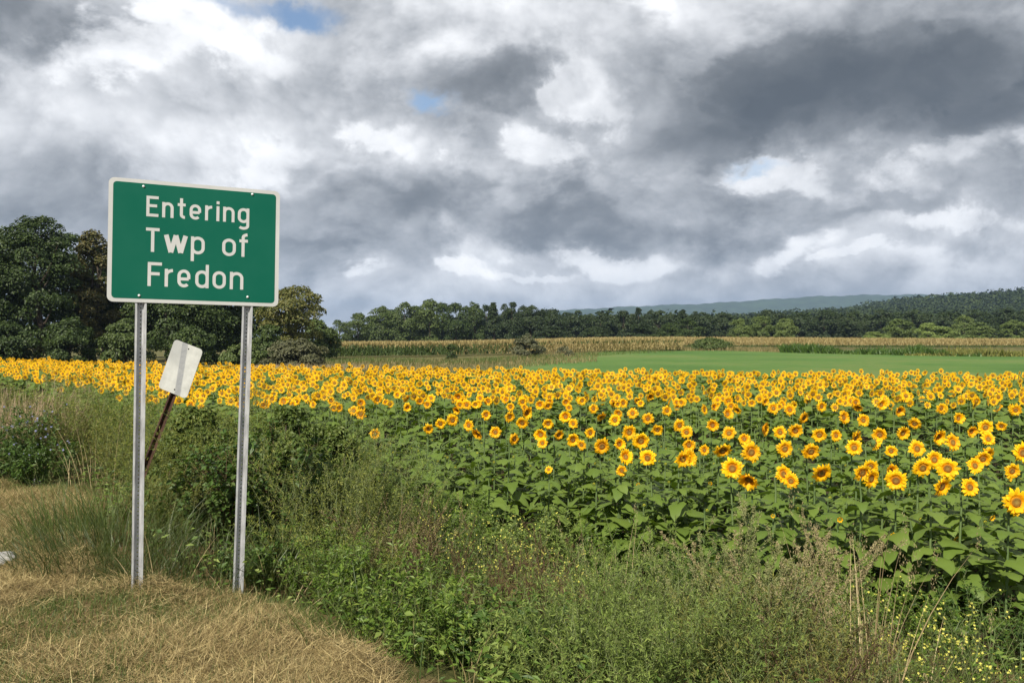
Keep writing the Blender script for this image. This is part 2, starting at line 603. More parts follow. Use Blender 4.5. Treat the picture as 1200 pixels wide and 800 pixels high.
def build_ridge():
    """long wooded mountain on the skyline"""
    pts = [(560, 372), (640, 365), (690, 361.5), (760, 358), (830, 355.5), (880, 352), (950, 347.5), (1010, 345.5), (1080, 345), (1150, 344), (1230, 343), (1320, 348), (1420, 360)]
    R0 = 4200.0
    xs = np.linspace(pts[0][0], pts[-1][0], 220)
    ys = np.interp(xs, [p[0] for p in pts], [p[1] for p in pts])
    ys = ys + 0.5 * np.sin(xs * 0.11) + 0.35 * np.sin(xs * 0.37 + 1)
    X = (xs - 600) / F * R0
    top = EYE + (400 - ys) / F * R0
    rows = []
    for q, (dy, hf) in enumerate([(-900, 0.0), (-600, 0.22), (-350, 0.52), (-150, 0.82), (-40, 0.96), (0, 1.0), (160, 0.9), (500, 0.4), (900, -0.05)]):
        wob = 1 + 0.10 * np.sin(X * 0.006 + q) * (1 if 0 < hf < 0.95 else 0)
        rows.append(np.stack([X * (1 + dy / R0), np.full_like(X, R0 + dy), np.maximum(top, 0) * hf * wob - (8 if hf <= 0 else 0)], 1))
    V = np.concatenate(rows)
    n, r = len(xs), len(rows)
    i = np.arange(r - 1)[:, None] * n + np.arange(n - 1)[None]
    T = np.concatenate([np.stack([i, i + 1, i + n + 1], -1).reshape(-1, 3), np.stack([i, i + n + 1, i + n], -1).reshape(-1, 3)])
    s = Soup()
    s.add(V, T)
    m = solid('ridge_woods', (0.035, 0.055, 0.025), 0.95, 0, 0.1, 0.45, 0.02, 0.0, 8)
    s.build('mountain_ridge', m, flat=False, kind='structure')


build_ridge()

# ------------------------------------------------------------------ trees
BARK = solid('bark', (0.075, 0.06, 0.045), 0.9, 0, 0.2, 0.35, 6, 0.5)
LEAF = {
    'dark': veg('leaf_dark_green', [(0.020, 0.036, 0.009), (0.034, 0.059, 0.013), (0.056, 0.088, 0.019), (0.076, 0.107, 0.025)], trans=0.2),
    'mid': veg('leaf_mid_green', [(0.037, 0.056, 0.016), (0.061, 0.091, 0.023), (0.090, 0.128, 0.032), (0.122, 0.158, 0.044)], trans=0.2),
    'rust': veg('leaf_turning', [(0.045, 0.057, 0.018), (0.076, 0.081, 0.024), (0.116, 0.095, 0.029), (0.126, 0.124, 0.039)], trans=0.2),
    'gold': veg('leaf_yellow_green', [(0.056, 0.073, 0.020), (0.106, 0.119, 0.030), (0.150, 0.147, 0.040), (0.188, 0.173, 0.056)], trans=0.25),
    'pale': veg('leaf_pale_green', [(0.100, 0.144, 0.040), (0.154, 0.208, 0.056), (0.208, 0.270, 0.074), (0.252, 0.310, 0.097)], trans=0.25),
    'grey': veg('leaf_grey_olive', [(0.069, 0.076, 0.037), (0.103, 0.108, 0.053), (0.138, 0.136, 0.069)], trans=0.2),
    'fair': veg('leaf_fair_green', [(0.060, 0.089, 0.023), (0.096, 0.138, 0.034), (0.134, 0.180, 0.048), (0.180, 0.222, 0.067)], trans=0.25),
    'deep': veg('leaf_cloud_shaded', [(0.015, 0.028, 0.010), (0.026, 0.046, 0.013), (0.039, 0.061, 0.018), (0.054, 0.076, 0.024)], trans=0.15),  # cloud shade over the far treeline is put into this dark leaf colour
}
SHAPES = {
    'round': ([0, .08, .3, .6, .85, 1], [.35, .68, .98, 1.0, .66, .12]),
    'tall': ([0, .08, .3, .6, .85, 1], [.55, .85, 1.0, .92, .58, .14]),
    'low': ([0, .1, .4, .7, 1], [.85, 1.0, 1.0, .72, .15]),
    'cone': ([0, .1, .35, .7, .9, 1], [.8, 1.0, .80, .48, .25, .08]),
    'spread': ([0, .1, .35, .65, .85, 1], [.3, .6, .9, 1.0, .75, .2]),
}


def crown_pts(r, H, Wd, base, shape, nclump, nleaf, cl=0.2, airy=0.0):
    """leaf positions, outward directions: clumps spread through the crown's volume"""
    ts, rs = SHAPES[shape]
    t = r.beta(1.15, 1.1, nclump)
    t = np.clip(t, 0.0, 0.97)
    th = r.uniform(0, 2 * math.pi, nclump)
    lob = 1 + 0.16 * np.sin(th * 3 + r.uniform(0, 6)) + 0.10 * np.sin(th * 5 + t * 6 + r.uniform(0, 6)) + 0.10 * np.sin(t * 14 + th)
    rr = np.interp(t, ts, rs) * Wd * 0.5 * lob * np.sqrt(r.uniform(0.18, 1.0, nclump)) * 0.86
    C = np.stack([rr * np.cos(th), rr * np.sin(th), base + t * (H - base) * 0.94], 1)
    cr = Wd * cl * r.uniform(0.55, 1.15, nclump) * (0.62 + 0.38 * np.interp(t, ts, rs))
    ci = r.choice(nclump, nleaf, p=cr ** 2 / (cr ** 2).sum())
    d = rdir(nleaf, r)
    d[:, 2] = np.where(d[:, 2] < -0.35, -d[:, 2] * 0.6, d[:, 2])
    d = unit(d)
    P = C[ci] + d * (cr[ci] * r.uniform(0.45, 1.0, nleaf) ** 0.5)[:, None] * np.array([1, 1, 0.78])
    P[:, 2] = np.maximum(P[:, 2], base * 0.55)
    out = unit(np.stack([P[:, 0], P[:, 1], (P[:, 2] - (base + H) * 0.45) * 0.8], 1))
    return C, P, unit(d * 0.75 + out * 0.45 + np.array([0, 0, 0.25]))


def tree_meshes(seed, H, Wd, base, shape, nclump, nleaf, leaf, mat, cl=0.2, limbs=9, trunk_r=None):
    r = np.random.default_rng(seed)
    C, P, N = crown_pts(r, H, Wd, base, shape, nclump, nleaf, cl)
    n = len(P)
    D = unit(np.cross(N, rdir(n, r)) + 0.35 * N + np.array([0, 0, -0.25]))
    N2 = unit(N + 0.75 * rdir(n, r))
    L = leaf * r.uniform(0.6, 1.35, n)
    s = Soup()
    leaves(P, D, N2, L, L * r.uniform(0.55, 0.9, n), 0.2, 0, s)
    crown = s.mesh('crown', mat)
    ts = Soup()
    tr = trunk_r or H * 0.022
    tp = np.array([[[0, 0, -0.3], [0.02 * H * r.normal(), 0.02 * H * r.normal(), H * 0.25], [0.03 * H * r.normal(), 0.03 * H * r.normal(), H * 0.55], [0.02 * H * r.normal(), 0, H * 0.85]]])
    tubes(tp, np.array([[1.25, .95, .6, .15]]) * tr, ts, 7)
    pick = r.choice(len(C), min(limbs, len(C)), replace=False)
    lp = []
    for c in C[pick]:
        z0 = max(base * 0.6, min(c[2] * 0.6, H * 0.6))
        a = np.array([0, 0, z0])
        lp.append([a, a * 0.45 + c * 0.55 + np.array([0, 0, -0.04 * H]), c])
    if lp:
        tubes(np.array(lp), np.array([[.42, .26, .07]]) * tr, ts, 5)
    trunk = ts.mesh('trunk', BARK)
    return crown, trunk


def put_tree(name, meshes, loc, label, group=None, rz=0.0, sc=(1, 1, 1), cat='tree'):
    t = thing(name, label, cat, loc, rz, group)
    t.scale = sc
    a = link(bpy.data.objects.new('crown', meshes[0]), t)
    b = link(bpy.data.objects.new('trunk', meshes[1]), t)
    return t


def far_spot(px, Z):
    return spot(px, Z)


def tree_at(seed, px, Z, top, wpx, shape, key, label, n=4500, leaf=None, base=0.12, clumps=46, cl=0.17, name='leafy_tree', group=None, cat='tree'):
    x, y, z = spot(px, Z)
    H = EYE + (400 - top) / F * Z - z
    Wd = wpx / F * Z
    leaf = leaf or 0.0031 * Z
    m = tree_meshes(seed, H, Wd, H * base, shape, int(clumps * 1.7), int(n * 1.75), leaf, LEAF[key], cl)
    return put_tree(name, m, (x, y, z), label, group, cat=cat)


# the dark grove on the left
tree_at(1, -28, 74, 258, 110, 'tall', 'dark', 'dark broad tree cut by the left edge of the frame', 9000, clumps=70)
tree_at(2, 42, 76, 247, 112, 'tall', 'dark', 'tallest dark green tree with rounded top at far left', 15000, clumps=90, cl=0.15)
tree_at(3, 108, 80, 264, 62, 'tall', 'rust', 'tall narrow tree with russet leaves just left of the green sign', 8000, clumps=60, cl=0.19)
tree_at(4, 138, 84, 300, 80, 'tall', 'dark', 'dark tree seen under the left corner of the green sign', 9000, clumps=60)
tree_at(5, 196, 80, 318, 96, 'round', 'dark', 'dark tree behind the green sign above the small tilted plate', 9000, clumps=60)
tree_at(6, 250, 84, 330, 84, 'round', 'dark', 'dark tree behind the sign beside the right post', 8000, clumps=60)
tree_at(7, 292, 88, 344, 70, 'round', 'dark', 'shaded tree showing below the right corner of the sign', 7000, clumps=54)
tree_at(8, 345, 84, 335, 84, 'spread', 'gold', 'airy yellow green tree standing right of the green sign', 6000, clumps=44, cl=0.15, base=0.2)
tree_at(9, 82, 70, 372, 60, 'low', 'dark', 'low leafy tree at the foot of the russet tree', 4500, base=0.03, clumps=40)
tree_at(10, 148, 70, 372, 58, 'low', 'mid', 'low sunlit tree below the left corner of the sign', 4500, base=0.03, clumps=40)
tree_at(11, 8, 69, 378, 70, 'low', 'dark', 'low dark tree at the foot of the tallest tree', 4500, base=0.03, clumps=40)
tree_at(12, 226, 72, 380, 60, 'low', 'dark', 'low dark tree between the two sign posts', 4000, base=0.03, clumps=36)
tree_at(13, 372, 92, 374, 56, 'low', 'mid', 'small dark tree at the right foot of the yellow green tree', 3500, base=0.03, clumps=34)
tree_at(14, 316, 74, 380, 46, 'low', 'dark', 'low bushy tree right of the right post under the yellow green tree', 3000, base=0.03, clumps=30)
tree_at(15, 348, 66, 398, 78, 'low', 'grey', 'wide olive bush below the yellow green tree at the field edge', 4000, base=0.02, clumps=44, cl=0.12, name='olive_bush', cat='bush')
tree_at(16, 288, 68, 402, 50, 'low', 'mid', 'low green bush behind the sunflowers beside the right post', 2500, base=0.02, clumps=30, cl=0.14, name='green_bush', cat='bush')

tree_at(17, 78, 98, 268, 90, 'tall', 'dark', 'dark tree at the back between the tallest and the russet tree', 6000, clumps=50)
tree_at(18, 122, 100, 285, 90, 'tall', 'dark', 'dark tree at the back mostly hidden by the left part of the sign', 6000, clumps=50)
tree_at(19, 6, 98, 262, 90, 'tall', 'mid', 'lighter tree at the back left of the tallest tree', 6000, clumps=50)
tree_at(20, 225, 100, 335, 120, 'low', 'dark', 'wide dark tree at the back between the sign posts', 6000, clumps=50)

# the treeline behind the corn: px, top, width, kind, shape
LINE = [
    (398, 374, 34, 'mid', 'round', 200), (420, 366, 36, 'mid', 'round', 205), (446, 357, 44, 'mid', 'round', 215), (474, 353, 44, 'mid', 'round', 212),
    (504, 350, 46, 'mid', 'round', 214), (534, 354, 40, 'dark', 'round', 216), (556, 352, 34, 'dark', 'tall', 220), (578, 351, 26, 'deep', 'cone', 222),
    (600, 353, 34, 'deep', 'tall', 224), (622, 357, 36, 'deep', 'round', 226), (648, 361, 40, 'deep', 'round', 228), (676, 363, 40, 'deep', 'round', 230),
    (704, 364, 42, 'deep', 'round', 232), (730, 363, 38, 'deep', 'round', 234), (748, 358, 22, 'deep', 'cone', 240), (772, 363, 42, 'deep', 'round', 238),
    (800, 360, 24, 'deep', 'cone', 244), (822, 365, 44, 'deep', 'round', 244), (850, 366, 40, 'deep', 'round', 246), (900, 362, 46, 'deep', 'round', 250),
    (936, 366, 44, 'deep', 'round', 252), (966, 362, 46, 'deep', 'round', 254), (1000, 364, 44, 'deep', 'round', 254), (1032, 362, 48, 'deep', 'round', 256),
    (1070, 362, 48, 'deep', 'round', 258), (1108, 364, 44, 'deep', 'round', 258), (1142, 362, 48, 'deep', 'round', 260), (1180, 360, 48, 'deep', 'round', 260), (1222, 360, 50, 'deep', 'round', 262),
]
VAR = {}


def variant(key, shape, q):
    if (key, shape, q) not in VAR:
        cone = shape == 'cone'
        VAR[key, shape, q] = tree_meshes(100 + len(VAR), 14.0, 7.0 if cone else 11.0, 0.9, shape, 120 if cone else 64, 5200, 0.44 if cone else 0.56, LEAF[key], 0.11 if cone else 0.17, 6)
    return VAR[key, shape, q]


def line_tree(i, px, top, wpx, key, shape, Z, label, group):
    x, y, z = spot(px, Z)
    H = EYE + (400 - top) / F * Z - z
    Wd = wpx / F * Z
    m = variant(key, shape, i % 3)
    w0 = 7.0 if shape == 'cone' else 13.0
    return put_tree('pine_tree' if shape == 'cone' else 'leafy_tree', m, (x, y, z), label, group, rng.uniform(0, 6.28), (Wd / w0, Wd / w0, H / 14.0))


LINE_LABEL = {578: 'pointed dark pine rising above the treeline left of centre', 748: 'pointed pine above the middle of the treeline',
              800: 'pointed pine in the treeline below the start of the blue ridge', 398: 'lowest tree at the left end of the treeline behind the corn',
              504: 'tall rounded tree highest in the left part of the far treeline'}
NTH = 'first second third fourth fifth sixth seventh eighth ninth tenth eleventh twelfth thirteenth fourteenth fifteenth sixteenth seventeenth eighteenth nineteenth twentieth'.split()
n_sun = n_shade = 0
for i, a in enumerate(LINE):
    px, top, wpx, key, shape, Z = a
    if px in LINE_LABEL:
        lab, grp = LINE_LABEL[px], None
    elif px < 560:
        lab, grp = 'rounded sunlit tree, %s from the left, in the left part of the far treeline' % NTH[n_sun], 'sunlit trees of the far treeline'
        n_sun += 1
    else:
        lab, grp = 'dark shaded tree, %s from the left, in the dark part of the far treeline' % NTH[n_shade], 'shaded trees of the far treeline'
        n_shade += 1
    line_tree(i, px, top, wpx, key, shape, Z, lab, grp)
    # a second row fills the gaps behind
    if px > 410:
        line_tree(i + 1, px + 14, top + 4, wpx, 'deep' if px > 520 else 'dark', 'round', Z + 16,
                  'dark tree filling the gaps in the back row of the far treeline', 'back row of the far treeline')
FRONT = [
    (752, 379, 54, 'deep', 205, 'low', 'dark low tree in front of the treeline left of the green round trees'), (806, 371, 52, 'dark', 200, 'low', 'wide dull green tree before the pines at centre right'),
    (782, 378, 40, 'dark', 196, 'low', 'small dull green tree left of the wide dull one'), (868, 372, 34, 'fair', 198, 'round', 'left half of the pale round pair right of centre'),
    (892, 369, 40, 'fair', 200, 'round', 'right and taller of the pale round pair right of centre'), (920, 372, 32, 'fair', 196, 'round', 'small round single tree just right of the pale pair'),
    (1024, 388, 42, 'pale', 186, 'low', 'low pale bushy tree right of the hedge strip'), (1054, 372, 44, 'fair', 200, 'round', 'green tree standing behind the low pale bushy one'),
    (1088, 378, 46, 'pale', 192, 'round', 'brightest pale tree near the right end of the treeline'), (1108, 382, 40, 'pale', 190, 'low', 'pale low tree overlapping the brightest pale one'),
    (1148, 377, 54, 'fair', 196, 'low', 'broad olive tree near the right edge'), (1188, 374, 50, 'fair', 198, 'low', 'broad green tree cut by the right edge of the frame'),
    (1130, 368, 34, 'fair', 215, 'round', 'lighter crown poking up between darker trees near the right edge'),
    (700, 383, 60, 'deep', 212, 'low', 'low dark tree behind the crest of the corn'), (648, 382, 56, 'deep', 210, 'low', 'low dark tree behind the small grey bush'),
]
for i, (px, top, wpx, key, Z, shape, lab) in enumerate(FRONT):
    line_tree(i, px, top, wpx, key, shape, Z, lab, None)

# single bushes out in the fields
tree_at(40, 617, 92, 391, 40, 'low', 'grey', 'round greyish bush standing alone before the corn', 2200, base=0.01, clumps=34, cl=0.13, name='grey_bush', cat='bush', leaf=0.2)
tree_at(41, 529, 84, 402, 12, 'tall', 'dark', 'small dark upright bush in front of the corn at left', 700, base=0.01, clumps=16, cl=0.3, name='dark_bush', cat='bush', leaf=0.16)
tree_at(42, 832, 125, 397, 58, 'low', 'mid', 'long low green shrub on the meadow crest', 2200, base=0.01, clumps=40, cl=0.10, name='green_shrub', cat='bush', leaf=0.25)
tree_at(43, 786, 122, 403, 24, 'low', 'dark', 'small dark shrub left of the long green shrub', 700, base=0.01, clumps=16, cl=0.16, name='dark_shrub', cat='bush', leaf=0.22)
tree_at(44, 662, 96, 406, 22, 'low', 'grey', 'tiny olive bush right of the greyish round bush', 500, base=0.01, clumps=14, cl=0.16, name='olive_shrub', cat='bush', leaf=0.16)

# woods on the hill to the right: far too many crowns to count
WOODS = [veg('woods_leaf_dark', [(0.018, 0.030, 0.010), (0.034, 0.052, 0.016)], 0.7, 0.15, 0.1), veg('woods_leaf_mid', [(0.026, 0.044, 0.014), (0.046, 0.068, 0.021)], 0.7, 0.15, 0.1),
         veg('woods_leaf_light', [(0.040, 0.058, 0.018), (0.062, 0.085, 0.027)], 0.7, 0.15, 0.1)]


def build_woods():
    r = np.random.default_rng(5)
    temp = []
    for q in range(6):
        C, P, N = crown_pts(r, 1.0, 0.95, 0.1, 'round', 14, 210, 0.24)
        temp.append((P, N))
    s = Soup()
    cnt = 0
    for Y in np.concatenate([np.arange(275, 420, 9.0), np.arange(420, 1060, 15.0)]):
        step = 9.5 if Y < 420 else 13.0
        for X in np.arange(-0.16 * Y, 0.71 * Y, step):
            x, y = X + r.uniform(-4, 4), Y + r.uniform(-5, 5)
            if y < 330 and x / y < 0.0:
                continue
            z = h1(x, y)
            if z < 2.5 and y > 420 and x / y < 0.1 and r.random() < 0.5:
                continue
            P, N = temp[r.integers(6)]
            hh, ww = (r.uniform(8, 12) if y < 450 else r.uniform(10, 15)), r.uniform(10, 15)
            if y > 420:
                P, N = P[:54], N[:54]
            n = len(P)
            a = r.uniform(0, 6.28)
            R = np.array([[math.cos(a), -math.sin(a), 0], [math.sin(a), math.cos(a), 0], [0, 0, 1]])
            Q = (P @ R.T) * np.array([ww, ww, hh]) + np.array([x, y, z])
            M = unit(N @ R.T + 0.5 * rdir(n, r))
            D = unit(np.cross(M, rdir(n, r)))
            L = (0.75 + (0.00155 if y > 420 else 0.0009) * y) * r.uniform(0.8, 1.5, n)
            leaves(Q, D, M, L, L * 0.85, 0.15, int(r.choice([0, 0, 0, 0, 1, 1, 1, 2])), s)
            cnt += 1
    o = s.build('hillside_woods', WOODS, kind='stuff')
    tag(o, 'dark unbroken woods covering the hillside at right', 'woods')
    print('woods crowns', cnt, 'tris', 0)


build_woods()

# ------------------------------------------------------------------ the township sign
def galvanised(name, base=(0.50, 0.51, 0.52)):
    m, k, b, out = mat_new(name)
    tc = k.new('ShaderNodeTexCoord')
    mp = k.new('ShaderNodeMapping')
    mp.inputs['Scale'].default_value = (1, 1, 0.25)
    k.l.new(tc.outputs['Object'], mp.inputs['Vector'])
    n = k.noise(mp.outputs[0], 38, 6, 0.65)
    n2 = k.noise(tc.outputs['Object'], 6, 4, 0.6)
    f = k.m('ADD', k.m('MULTIPLY', n.outputs['Fac'], 0.6), k.m('MULTIPLY', n2.outputs['Fac'], 0.4))
    k.l.new(k.ramp(f, [(0.35, tuple(c * 0.62 for c in base)), (0.52, base), (0.68, tuple(min(1, c * 1.25) for c in base))]), b.inputs['Base Color'])
    b.inputs['Metallic'].default_value = 0.35
    k.l.new(k.rng(f, 0.35, 0.65, 0.42, 0.62), b.inputs['Roughness'])
    bp = k.new('ShaderNodeBump')
    bp.inputs['Strength'].default_value = 0.25
    bp.inputs['Distance'].default_value = 0.002
    k.l.new(n.outputs['Fac'], bp.inputs['Height'])
    k.l.new(bp.outputs[0], b.inputs['Normal'])
    return m


GALV = galvanised('galvanised_steel')
ALU = galvanised('dull_aluminium', (0.66, 0.67, 0.67))


def sheeting(name, col, dirt):
    """reflective sheeting: even colour with faint weathering, pits and specks"""
    m, k, b, out = mat_new(name)
    tc = k.new('ShaderNodeTexCoord')
    P = tc.outputs['Object']
    n = k.noise(P, 3.0, 5, 0.6)
    v = k.new('ShaderNodeTexVoronoi')
    v.inputs['Scale'].default_value = 5.5
    k.l.new(P, v.inputs['Vector'])
    fine = k.noise(P, 90, 3, 0.6)
    c = k.mix(k.rng(n.outputs['Fac'], 0.35, 0.7, 0.0, dirt), col, tuple(min(1, q * 1.25 + 0.012) for q in col))
    sepv = k.new('ShaderNodeSeparateColor')
    k.l.new(v.outputs['Color'], sepv.inputs[0])
    speck = k.m('MULTIPLY', k.m('LESS_THAN', k.m('ADD', v.outputs['Distance'], k.m('MULTIPLY', fine.outputs['Fac'], 0.03)), 0.035), k.m('GREATER_THAN', sepv.outputs[0], 0.72))
    c = k.mix(k.m('MULTIPLY', speck, 0.35), c, (0.22, 0.38, 0.32))
    k.l.new(c, b.inputs['Base Color'])
    k.l.new(k.rng(n.outputs['Fac'], 0.3, 0.7, 0.42, 0.56), b.inputs['Roughness'])
    b.inputs['Specular IOR Level'].default_value = 0.2
    return m


GREEN = sheeting('green_sheeting', (0.0007, 0.098, 0.061), 0.25)
WHITE = sheeting('white_sheeting', (0.47, 0.48, 0.47), 0.5)
RUST = solid('rusty_steel', (0.062, 0.033, 0.022), 0.9, 0.1, 0.3, 0.5, 22, 0.6)
DARK = solid('dark_hole', (0.01, 0.01, 0.01), 0.9)


def rounded(w, h, r, n=6):
    pts = []
    for cx, cy, a0 in ((w / 2 - r, h / 2 - r, 0), (-w / 2 + r, h / 2 - r, 90), (-w / 2 + r, -h / 2 + r, 180), (w / 2 - r, -h / 2 + r, 270)):
        for q in range(n + 1):
            a = math.radians(a0 + 90 * q / n)
            pts.append((cx + r * math.cos(a), cy + r * math.sin(a)))
    return pts


def plate(name, pts, y0, y1, mats, parent, bevel=0.0):
    """flat plate in the local XZ plane between depths y0 (front, towards -Y) and y1"""
    bm = bmesh.new()
    fr_ = [bm.verts.new((x, y0, z)) for x, z in pts]
    bk = [bm.verts.new((x, y1, z)) for x, z in pts]
    bm.faces.new(fr_)
    bm.faces.new(bk[::-1])
    n = len(pts)
    for i in range(n):
        bm.faces.new((fr_[i], bk[i], bk[(i + 1) % n], fr_[(i + 1) % n]))
    bmesh.ops.recalc_face_normals(bm, faces=bm.faces)
    me = bpy.data.meshes.new(name)
    bm.to_mesh(me)
    bm.free()
    for m in mats:
        me.materials.append(m)
    return link(bpy.data.objects.new(name, me), parent)


def stroke_letter(lines, w, parent, mat, ox, oz, sx, sz, depth):
    """one letter from pen strokes of even width (mitred joints, flat ends)"""
    s = Soup()
    for li, ln in enumerate(lines):
        ww = w
        if isinstance(ln, tuple):
            ln, ww = ln
        p = np.array([(ox + a * sx, oz + b * sz) for a, b in ln])
        p = np.array([q for i, q in enumerate(p) if i == 0 or np.linalg.norm(q - p[i - 1]) > 1e-5])
        closed = np.allclose(p[0], p[-1])
        q = p[:-1] if closed else p
        n = len(q)
        L, R = [], []
        for i in range(n):
            if closed:
                d0, d1 = q[i] - q[i - 1], q[(i + 1) % n] - q[i]
            else:
                d0 = q[i] - q[i - 1] if i > 0 else q[1] - q[0]
                d1 = q[i + 1] - q[i] if i < n - 1 else q[-1] - q[-2]
            d0, d1 = d0 / np.linalg.norm(d0), d1 / np.linalg.norm(d1)
            n0, n1 = np.array([-d0[1], d0[0]]), np.array([-d1[1], d1[0]])
            mm = n0 + n1
            mm = mm / max(np.linalg.norm(mm), 1e-6)
            k_ = ww / 2 / max(0.4, float(mm @ n0))
            L.append(q[i] + mm * k_)
            R.append(q[i] - mm * k_)
        y = -depth - 0.0002 * li
        V = [(a[0], y, a[1]) for a in L] + [(a[0], y, a[1]) for a in R]
        T = []
        for i in range(n if closed else n - 1):
            j = (i + 1) % n
            T += [[i, i + n, j + n], [i, j + n, j]]
        s.add(V, T)
    o = s.build('letter', mat, parent)
    return o


def arc(cx, cy, rx, ry, a0, a1, n=14):
    return [(cx + rx * math.cos(math.radians(a0 + (a1 - a0) * i / n)), cy + ry * math.sin(math.radians(a0 + (a1 - a0) * i / n))) for i in range(n + 1)]


# letters in a box: x 0..1 across the outer width, y 0 = baseline, 1 = cap height, XH = x-height; hw = half stroke
XH = 0.75


def glyph(ch, hx, hy):
    l, r_, t, b = hx, 1 - hx, 1 - hy, hy
    xt = XH - hy
    rx, ry = (r_ - l) / 2, 0.0
    cx = 0.5
    c = 0.20            # corner height of the rounded lowercase bowls
    bowl_top = arc(cx, xt - c, rx, c, 180, 0)
    bowl_bot = arc(cx, b + c, rx, c, 0, -180)
    oval = arc(cx, b + c, rx, c, 180, 360) + arc(cx, xt - c, rx, c, 0, 180)
    oval = oval + [oval[0]]
    if ch == 'E':
        return [[(l, 0), (l, 1)], [(l, t), (1, t)], [(l, 0.53), (0.88, 0.53)], [(l, b), (1, b)]]
    if ch == 'F':
        return [[(l, 0), (l, 1)], [(l, t), (1, t)], [(l, 0.52), (0.85, 0.52)]]
    if ch == 'T':
        return [[(0.5, 0), (0.5, 1)], [(0, t), (1, t)]]
    if ch == 'n':
        return [[(l, 0), (l, XH)], [(l, xt - c * 1.1)] + arc(cx, xt - c, rx, c, 165, 0) + [(r_, 0)]]
    if ch == 'r':
        return [[(l, 0), (l, XH)], [(l, xt - c * 1.15)] + arc(l + (1 - l) * 0.95, xt - c * 1.05, (1 - l) * 0.95, c * 1.05, 175, 92)]
    if ch == 't':
        return [[(0.45, 1.0), (0.45, b + 0.13)] + arc(0.45 + 0.40, b + 0.13, 0.40, 0.13, 190, 275, 8), [(0.0, xt), (0.95, xt)]]
    if ch == 'e':
        m_ = XH * 0.47
        return [[(l, m_), (r_, m_)], [(r_, m_), (r_, xt - c)] + arc(cx, xt - c, rx, c, 0, 180) + arc(cx, b + c, rx, c, 180, 318)]
    if ch == 'i':
        return [[(0.5, 0), (0.5, XH)], [(0.5, XH + 0.10), (0.5, XH + 0.10 + 2.1 * hy)]]
    if ch == 'g':
        dsc = -0.27
        return [oval, [(r_, XH), (r_, dsc + 0.13)] + arc(cx, dsc + 0.13, rx, 0.13, 0, -150, 10)]
    if ch == 'p':
        return [[(l, -0.30), (l, XH)], oval]
    if ch == 'd':
        return [[(r_, 0), (r_, 1.0)], oval]
    if ch == 'o':
        return [oval]
    if ch == 'f':
        return [[(0.42, 0), (0.42, 0.84)] + arc(0.42 + 0.52, 0.84 - 0.0, 0.52, 0.12, 180, 95, 8), [(0, xt), (0.95, xt)]]
    if ch == 'w':
        return [[(0.10, XH), (0.30, 0.02)], [(0.30, 0.02), (0.50, XH)], [(0.50, XH), (0.70, 0.02)], [(0.70, 0.02), (0.90, XH)]]
    return []


HOLE = solid('post_hole_edge', (0.12, 0.12, 0.12), 0.7)


def u_post(parent, length, name='post'):
    """flanged U-channel post with a line of punched holes; opening towards -Y; top at local z = 0"""
    s = Soup()
    t = 0.003
    prof = [(-0.033, 0.0), (-0.0215, 0.0), (-0.0135, 0.026), (0.0135, 0.026), (0.0215, 0.0), (0.033, 0.0)]
    prof2 = [(-0.033, t), (-0.0235, t), (-0.0155, 0.026 + t), (0.0155, 0.026 + t), (0.0235, t), (0.033, t)]
    nz = 12
    zs = np.linspace(0, -length, nz)
    for pr, flip in ((prof, 0), (prof2, 1)):
        for q in range(5):
            if q == 2:
                continue
            (xa, ya), (xb, yb) = pr[q], pr[q + 1]
            V = [(xa, ya, z) for z in zs] + [(xb, yb, z) for z in zs]
            T = []
            for i in range(nz - 1):
                T += [[i, i + 1, i + 1 + nz], [i, i + 1 + nz, i + nz]]
            s.add(V, T)
    for x in (-0.033, 0.033):
        s.add([(x, 0, 0), (x, t, 0), (x, t, -length), (x, 0, -length)], [[0, 1, 2], [0, 2, 3]])
    top = prof + prof2[::-1]
    n = len(prof)
    for i in range(n - 1):
        s.add([(*prof[i], 0), (*prof[i + 1], 0), (*prof2[i + 1], 0), (*prof2[i], 0)], [[0, 1, 2], [0, 2, 3]])
    # web with round holes, an inch apart
    pitch = 0.0254
    nh = int(length / pitch)
    ang = np.arange(8) * math.pi / 4 + math.pi / 8
    for hidx in range(nh + 1):
        z0, z1 = -hidx * pitch, -min(length, (hidx + 1) * pitch)
        zc = (z0 + z1) / 2
        if z0 - z1 < pitch * 0.9:
            continue
        V, T = [], []
        for y in (0.026, 0.026 + t):
            base = len(V)
            ring = [(0.0048 * math.cos(a), y, zc + 0.0048 * math.sin(a)) for a in ang]
            box = []
            for a in ang:
                cx_, cz_ = math.cos(a), math.sin(a)
                k_ = 1 / max(abs(cx_), abs(cz_))
                box.append((np.sign(cx_) * min(1, abs(cx_ * k_)) * 0.0135, y, zc + cz_ * k_ * pitch / 2))
            V += ring + box
            for i in range(8):
                j = (i + 1) % 8
                T += [[base + i, base + 8 + i, base + 8 + j], [base + i, base + 8 + j, base + j]]
            # fill the four corners of the cell
            for sx_ in (-1, 1):
                for sz_ in (-1, 1):
                    V.append((sx_ * 0.0135, y, zc + sz_ * pitch / 2))
            cb = base + 16
            for ci, (sx_, sz_) in enumerate(((-1, -1), (-1, 1), (1, -1), (1, 1))):
                near = sorted(range(8), key=lambda q: (box[q][0] - sx_ * 0.0135) ** 2 + (box[q][2] - zc - sz_ * pitch / 2) ** 2)[:2]
                T.append([cb + ci, base + 8 + near[0], base + 8 + near[1]])
        for i in range(8):
            j = (i + 1) % 8
            T += [[i, j, 20 + j], [i, 20 + j, 20 + i]]
        s.add(V, T)
    return s.build(name, GALV, parent)


